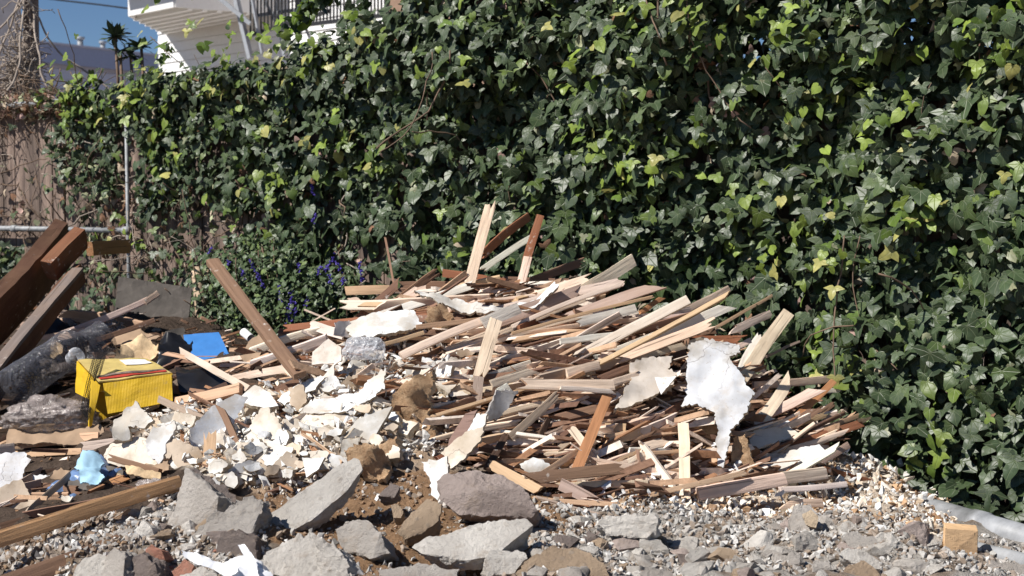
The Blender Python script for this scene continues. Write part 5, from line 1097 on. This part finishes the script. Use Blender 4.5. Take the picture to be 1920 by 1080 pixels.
o = lathe("ribbed_plastic_tub", P(20, 728, 4.2), P(135, 650, 4.5), [(0, .005)]+ribbed(20, .055, .005), M['tub'], wob=.04); tag(o, "long dark clear ribbed plastic tube among the rubbish left of the yellow box", "plastic tube")
o = lathe("ribbed_plastic_tub", P(160, 652, 4.55), P(200, 628, 4.6), ribbed(12, .050, .005), M['tub'], wob=.06); tag(o, "short dark clear ribbed plastic tube end behind the plastic cup", "plastic tube")
o = lathe("plastic_cup", P(134, 674, 4.32), P(148, 664, 4.30), [(0, .022), (.6, .025), (.62, .028), (.8, .027), (.9, .020), (.95, .012), (1, .001)], M['clear']); tag(o, "round translucent plastic cup bottom facing the viewer above the yellow box's left corner", "cup")
# crumpled films and bags: a displaced blob, flattened
def blob(name, px, py, Y, rx, ry, rz, material, label, cat, amp=.35, f=3.0, seed=1, group=None, nb=5):
    c = P(px, py, Y); bm = bmesh.new(); bmesh.ops.create_icosphere(bm, subdivisions=nb, radius=1)
    for v in bm.verts:
        p = v.co.copy(); sv = Vector((seed*3.1, 0, 0)); q0 = p+.25*mn.noise_vector(p*f*1.3+sv); k = amp*(.9*mn.noise(q0*f*.7+sv)-.55*abs(mn.noise(q0*f*1.8+sv))-.35*abs(mn.noise(q0*f*4.1-sv))-.14*abs(mn.noise(q0*f*9-sv)))+.12*amp
        q = p*(1+k); v.co = Vector((q.x*rx, q.y*ry, max(q.z, -.6)*rz))
    me = bpy.data.meshes.new(name); bm.to_mesh(me); bm.free(); me.polygons.foreach_set('use_smooth', [True]*len(me.polygons))
    o = link(name, me, material); o.location = c; return tag(o, label, cat, group)
def px2m(p, Y): return p*Y/F
blob("clear_plastic_bag", 684, 656, 4.02, px2m(42, 4), .05, px2m(28, 4), M['clear'], "puffed clear plastic bag lying on top of the plaster heap", "plastic bag", .28, 1.6, 3)
blob("dirty_plastic_film", 95, 782, 4.05, px2m(90, 4.05), .09, px2m(38, 4.05), M['dirty'], "dirty crumpled see-through plastic left of the yellow box", "plastic film", .45, 2.2, 5)
blob("dirty_plastic_film", 60, 700, 4.5, px2m(80, 4.5), .09, px2m(32, 4.5), M['dirty'], "dark shiny crumpled plastic beneath the ribbed tube", "plastic film", .5, 2.4, 9)
blob("dirty_plastic_film", 205, 615, 4.95, px2m(32, 4.95), .06, px2m(16, 4.95), M['dirty'], "small crumpled plastic under the long dusty lath", "plastic film", .4, 2.4, 12)
plate([(70, 935), (92, 905), (128, 882), (150, 858), (185, 848), (205, 868), (242, 884), (236, 905), (195, 922), (150, 940), (100, 955)], 3.62, (-.1, -.7, .7), .002, ('bluef',)*3, "crumpled blue plastic bag lying below the level tan lath", name="blue_plastic_bag", cat="plastic bag", rough=.022, jag=.002, curve=-2.5, cdir=50, step=.012)
plate([(138, 874), (156, 856), (184, 849), (192, 862), (180, 874), (192, 886), (188, 902), (168, 908), (146, 900), (152, 886)], 3.57, (-.2, -.6, .8), .004, ('cloth',)*3, "pale blue cloth lying on the blue plastic bag", name="cloth", cat="cloth", rough=.014, jag=.001, curve=-5, cdir=20, step=.010)
# white shopping bag at the bottom
wb = blob("white_plastic_bag", 460, 1078, 2.83, px2m(40, 2.85), .04, px2m(36, 2.85), M['bagw'], "white knotted plastic shopping bag at the bottom edge left of centre", "plastic bag", .5, 1.1, 2)
for ol, nm_, cv_ in (([(346, 1036), (372, 1039), (400, 1050), (440, 1058), (452, 1075), (425, 1082), (398, 1066), (372, 1060), (352, 1049)], "handle", 3), ([(446, 1022), (457, 1019), (466, 1030), (480, 1052), (486, 1090), (436, 1092), (452, 1062), (456, 1040)], "knot_tail", -4), ([(420, 1075), (450, 1056), (505, 1070), (515, 1100), (410, 1100)], "fold", -5)):
    h = plate(ol, 2.80, (-.2, -.85, .5), .0012, ('bagw',)*3, None, name=nm_, cat=None, rough=.010, jag=.001, curve=cv_, step=.010); h.parent = wb; h.matrix_parent_inverse = Matrix.Translation(-wb.location)
# cardboard behind the leaning stick
plate([(452, 668), (470, 640), (500, 618), (508, 640), (486, 665), (478, 700), (462, 690)], 4.4, (-.4, -.8, .4), .004, ('card', 'card', 'card'), "bent brown cardboard piece behind the leaning stick, left one", name="cardboard_piece", cat="cardboard", group="bent cardboard pieces", curve=3)
plate([(512, 650), (524, 622), (556, 612), (572, 640), (556, 660), (520, 668)], 4.45, (.3, -.85, .4), .004, ('card', 'card', 'card'), "bent brown cardboard piece behind the leaning stick, right one", name="cardboard_piece", cat="cardboard", group="bent cardboard pieces", curve=-3)
o = lathe("paper_cup", P(456, 622, 4.75), P(470, 634, 4.72), [(0, .001), (.01, .014), (1, .014)], M['label']); tag(o, "small white tube beside the blue board against the shrub", "tube")
# black netting: thin crossing strands over the box and plastic
mb = MB(); rr = random.Random(3)
for i in range(24):
    f = i/23
    for (a, b) in ((P(150+16*f, 770+18*f, 3.97), P(178+22*f, 655+8*f, 4.12)),):
        m_ = (a+b)/2+Vector((rr.gauss(0, .004), -.012, -.008)); mb.tube([a, m_, b], .0006, 3)
for i in range(40):
    f = i/39; a = P(150, 770, 3.97).lerp(P(178, 655, 4.12), f)+Vector((0, -.008*math.sin(f*3), 0)); b = P(166, 788, 3.97).lerp(P(200, 663, 4.12), f)+Vector((0, -.008*math.sin(f*3), 0)); mb.tube([a, b], .0006, 3)
o = mb.build("plastic_netting", M['net']); tag(o, "strip of fine black netting draped over the left corner of the yellow box", "netting")
# ---------------------------------------------------------------- square wood block and pipes at right
wbk = empty("wood_block", P(1802, 1024, 3.32), "square light orange wood block standing on edge beside the grey pipes", "wood block")
a, b, c_, d_ = P(1768, 1054, 3.30), P(1832, 1058, 3.34), P(1834, 995, 3.36), P(1772, 990, 3.33)
mb = MB(); bk = Vector((.012, .05, .002)); mb.box8([a, b, b+bk, a+bk, d_, c_, c_+bk, d_+bk]); o = mb.build("block", M['wood'], None, False, (.80, .54, .31)); o = sub(o, wbk)
bmod = o.modifiers.new("bevel", 'BEVEL'); bmod.width = .0015; bmod.segments = 2
o = lathe("grey_pipe", P(1725, 952, 3.96), P(1990, 1030, 3.45), [(0, .0), (0, .036), (.02, .036), (.42, .036), (.42, .040), (.50, .040), (.50, .036), (1, .036)], M['pipe']); tag(o, "thick dusty grey plastic pipe lying at the foot of the ivy", "pipe", "grey pipes at the foot of the ivy")
o = lathe("grey_pipe", P(1755, 1012, 3.6), P(1990, 1070, 3.2), [(0, .0), (0, .020), (1, .020)], M['pipe']); tag(o, "thin grey pipe lying in front of the thick dusty one", "pipe", "grey pipes at the foot of the ivy")
o = lathe("grey_pipe", P(1700, 960, 4.15), P(1860, 960, 4.12), [(0, .0), (0, .016), (1, .016), (1, 0)], M['pipe']); tag(o, "short grey pipe end half under the ivy leaves", "pipe", "grey pipes at the foot of the ivy")
# ---------------------------------------------------------------- buildings behind
Z0 = .0
def clap(mbx, a, b, z0, z1, step, n, lip=.02):
    z = z0
    while z < z1:
        zz = min(z+step, z1); o_ = Vector(n)*lip; a0, b0 = Vector((a[0], a[1], 0)), Vector((b[0], b[1], 0)); back = -Vector(n)*.1
        mbx.box8([a0+back+Vector((0, 0, z)), b0+back+Vector((0, 0, z)), b0+o_+Vector((0, 0, z)), a0+o_+Vector((0, 0, z)), a0+back+Vector((0, 0, zz-.004)), b0+back+Vector((0, 0, zz-.004)), b0+o_*.1+Vector((0, 0, zz-.004)), a0+o_*.1+Vector((0, 0, zz-.004))])
        z = zz
hs = empty("white_house", (-4, 21, 0), "white clapboard house with an overhanging deck rising behind the ivy", "house")
hu = Vector((.69, -.72, 0)).normalized(); hn = Vector((-.72, -.69, 0)).normalized(); C0 = Vector((-5.48, 22, 0)); C1 = C0+hu*6.6
mb = MB(); clap(mb, C0, C1, 0, 7.4, .15, hn); back = -hn*6
clap(mb, C0+back, C0, 0, 7.4, .15, -hu)
sub(mb.build("wall", M['white']), hs)
mb = MB(); q = C0-hn*.12; q2 = C1-hn*.12; mb.box8([q+hu*.12, q2, q2+back, q+back+hu*.12]+[p+Vector((0, 0, 7.3)) for p in (q+hu*.12, q2, q2+back, q+back+hu*.12)]); sub(mb.build("wall", M['white']), hs)
K0, K1, K2, B0 = Vector((-5.3, 19.7, 0)), Vector((-4.46, 18.8, 0)), P(520, 30, 19.55), Vector((-5.3, 21.86, 0)); K2.z = 0
dk = MB(); zd = 3.73; up = lambda p, z: Vector((p.x, p.y, z))
dk.box8([up(K0, zd+.06), up(K1, zd+.06), up(K2, zd+.06), up(B0, zd+.06), up(K0, zd+.30), up(K1, zd+.30), up(K2, zd+.30), up(B0, zd+.30)])
for (a, b) in ((K0, K1), (K1, K2), (K0, B0)):
    dk.bar(up(a, zd+.15), up(b, zd+.15), .05, .30)
for i in range(1, 7):
    f = i/7; dk.bar(up(K0.lerp(B0, f), zd+.03), up(K1.lerp(K2, f), zd+.03), .07, .11)
dko = sub(dk.build("deck", M['white']), hs)
mb = MB(); mb.bar(up(K0, zd+.325)-Vector((.05, .05, 0)), up(K1, zd+.325)-Vector((.05, .05, 0)), .35, .04); mb.bar(up(K1, zd+.325), up(K2, zd+.325), .35, .04); sub(mb.build("deck_edge", M['steel']), hs)
fe = empty("fire_escape", (-2.6, 17.5, 0), "steel stair with black railings and grey posts against the white house", "fire escape")
mb = MB()
for (x0, y0, x1, y1, w_) in ((436, -30, 470, 110, 9), (514, -30, 536, 110, 8)):
    mb.bar(P(x0, y0, 17.6), P(x1, y1, 17.4), w_*17.5/F, w_*17.5/F)
sub(mb.build("post", M['steel']), fe)
mb = MB()
for (x0, y0, x1, y1, w_) in ((470, -20, 492, 100, 5), (492, -10, 540, 90, 4), (380, -30, 470, 45, 7), (478, 30, 600, 12, 6), (540, -30, 580, 40, 6), (555, 10, 585, 80, 4)):
    mb.bar(P(x0, y0, 17.5), P(x1, y1, 17.3), w_*17.5/F, w_*17.5/F)
sub(mb.build("stringer", M['steel']), fe)
def railing(x0, x1, yt0, yb0, yt1, yb1, Y0, Y1, step):
    mb = MB(); mb.bar(P(x0, yt0, Y0), P(x1, yt1, Y1), .05, .05); mb.bar(P(x0, yb0, Y0), P(x1, yb1, Y1), .045, .045); n = int((x1-x0)/step)
    for i in range(n+1):
        f = i/n; x = x0+(x1-x0)*f; Y = Y0+(Y1-Y0)*f; mb.bar(P(x, yt0+(yt1-yt0)*f, Y), P(x, yb0+(yb1-yb0)*f, Y), .022, .022)
    sub(mb.build("railing", M['black']), fe)
railing(562, 728, -45, 48, -60, 28, 17.3, 16.6, 6.2); railing(470, 620, -20, 66, -50, 20, 17.5, 17.1, 6.5)
mb = MB(); mb.bar(P(728, -60, 16.5), P(728, 40, 16.5), .06, .06); mb.bar(P(562, -60, 17.3), P(560, 75, 17.3), .07, .07); sub(mb.build("corner_post", M['black']), fe)
tb = empty("tan_building", (-1, 16, 0), "tan stucco building corner just left of where the ivy leaves the frame", "building")
mb = MB(); x0, x1 = P(731, 20, 15.8).x, P(980, 20, 15.8).x
mb.box8([(x0, 15.8, 0), (x1, 15.8, 0), (x1, 22, 0), (x0+1.6, 22, 0), (x0, 15.8, 6), (x1, 15.8, 6), (x1, 22, 6), (x0+1.6, 22, 6)]); sub(mb.build("wall", M['tan']), tb)
# low slate building at left
gb = empty("slate_building", (-12, 38, 0), "low slate-blue clapboard building with a flat parapet and roof vents at left", "building")
ga = P(-60, 80, 37.0); gbp = P(360, 124, 43.5); zt = 5.5; ga.z = gbp.z = 0; gd = (gbp-ga).normalized(); gn = Vector((gd.y, -gd.x, 0))
mb = MB(); clap(mb, ga, gbp, 0, zt-.62, .27, gn, .03); sub(mb.build("wall", M['slate']), gb)
mb = MB(); mb.box8([p+Vector((0, 0, z)) for z in (zt-.52, zt) for p in (ga+gn*.22, gbp+gn*.22, gbp-gn*4, ga-gn*4)]); sub(mb.build("parapet", M['band']), gb)
mb = MB(); mb.box8([p+Vector((0, 0, z)) for z in (zt, zt+.05) for p in (ga+gn*.27, gbp+gn*.27, gbp-gn*4, ga-gn*4)]); sub(mb.build("coping", M['slate']), gb)
for px, pt, r in ((151, 74, .085), (172, 95, .06), (193, 82, .07)):
    q = P(px, 105, 41); v = MB(); zz = P(px, pt, 41).z; v.tube([(q.x, q.y, zt-.1), (q.x, q.y, zz)], r, 10); v.tube([(q.x, q.y, zz), (q.x, q.y, zz+.07)], r*1.5, 10); sub(v.build("roof_vent", M['galv'], None, True), gb)
# dark wall end with a dried vine
dw = empty("dark_wall_end", (-2.95, 8.1, 0), "dark grey clad wall end at the upper left edge carrying a dried vine", "wall")
mb = MB(); xa, xb = P(-200, 50, 8.1).x, P(40, 50, 8.1).x; mb.box8([(xa, 8.1, 0), (xb, 8.1, 0), (xb*10/8.1-.1, 10, 0), (xa-1, 10, 0), (xa, 8.1, 3.2), (xb, 8.1, 3.2), (xb*10/8.1-.1, 10, 3.2), (xa-1, 10, 3.2)])
sub(mb.build("cladding", M['dark']), dw)
mb = MB(); xc = P(57, 50, 8.15).x
mb.box8([(xb, 8.13, 0), (xc, 8.13, 0), (xc, 8.3, 0), (xb, 8.3, 0), (xb, 8.13, 3.2), (xc, 8.13, 3.2), (xc, 8.3, 3.2), (xb, 8.3, 3.2)]); sub(mb.build("corner_board", M['board']), dw)
dvn = empty("dried_vine", P(40, 190, 8.0), "bushy tangle of grey leafless dried vine climbing the dark wall end", "dried vine")
mb = MB(); rr = random.Random(8)
for i in range(330):
    py = 190-abs(rr.gauss(0, 1))*60 if i > 60 else rr.uniform(-40, 180); wdt = 7+34*max(0, (py-80)/110) if py > 80 else 8
    px = 49-wdt*rr.random()*(1.3 if py > 80 else 1); d = Vector((rr.gauss(-.1, .5), rr.gauss(0, .3), rr.gauss(-.4, 1)))
    mb.tube(wander(P(px, py, 8.03-rr.random()*.12), d, 7, .028, .5), rr.uniform(.0015, .005), 4)
for i in range(5): mb.tube(wander(P(50-i, -40, 8.04), (0, 0, -1), 22, .04, .12), .006, 5)
sub(mb.build("stem", M['twigl'], None, True), dvn)
mb = MB(); mb.tube([P(57, 18, 8.0), P(64, 40, 8.0), P(60, 62, 8.0), P(59, 85, 8.0), P(72, 98, 8.0), P(82, 103, 8.0)], .003, 5); mb.tube([P(60, 62, 8.0), P(66, 66, 8.0)], .007, 5); sub(mb.build("loose_stem", M['twig'], None, True), dvn)
pc = MB(); pc.tube([P(-60, -26, 30), P(60, -6, 30), P(110, 0, 30), P(180, 8, 30), P(250, 17, 30), P(420, 34, 30)], .017, 6)
o = pc.build("power_cable", M['black'], None, True); tag(o, "thin overhead cable crossing the blue sky at the upper left", "cable")
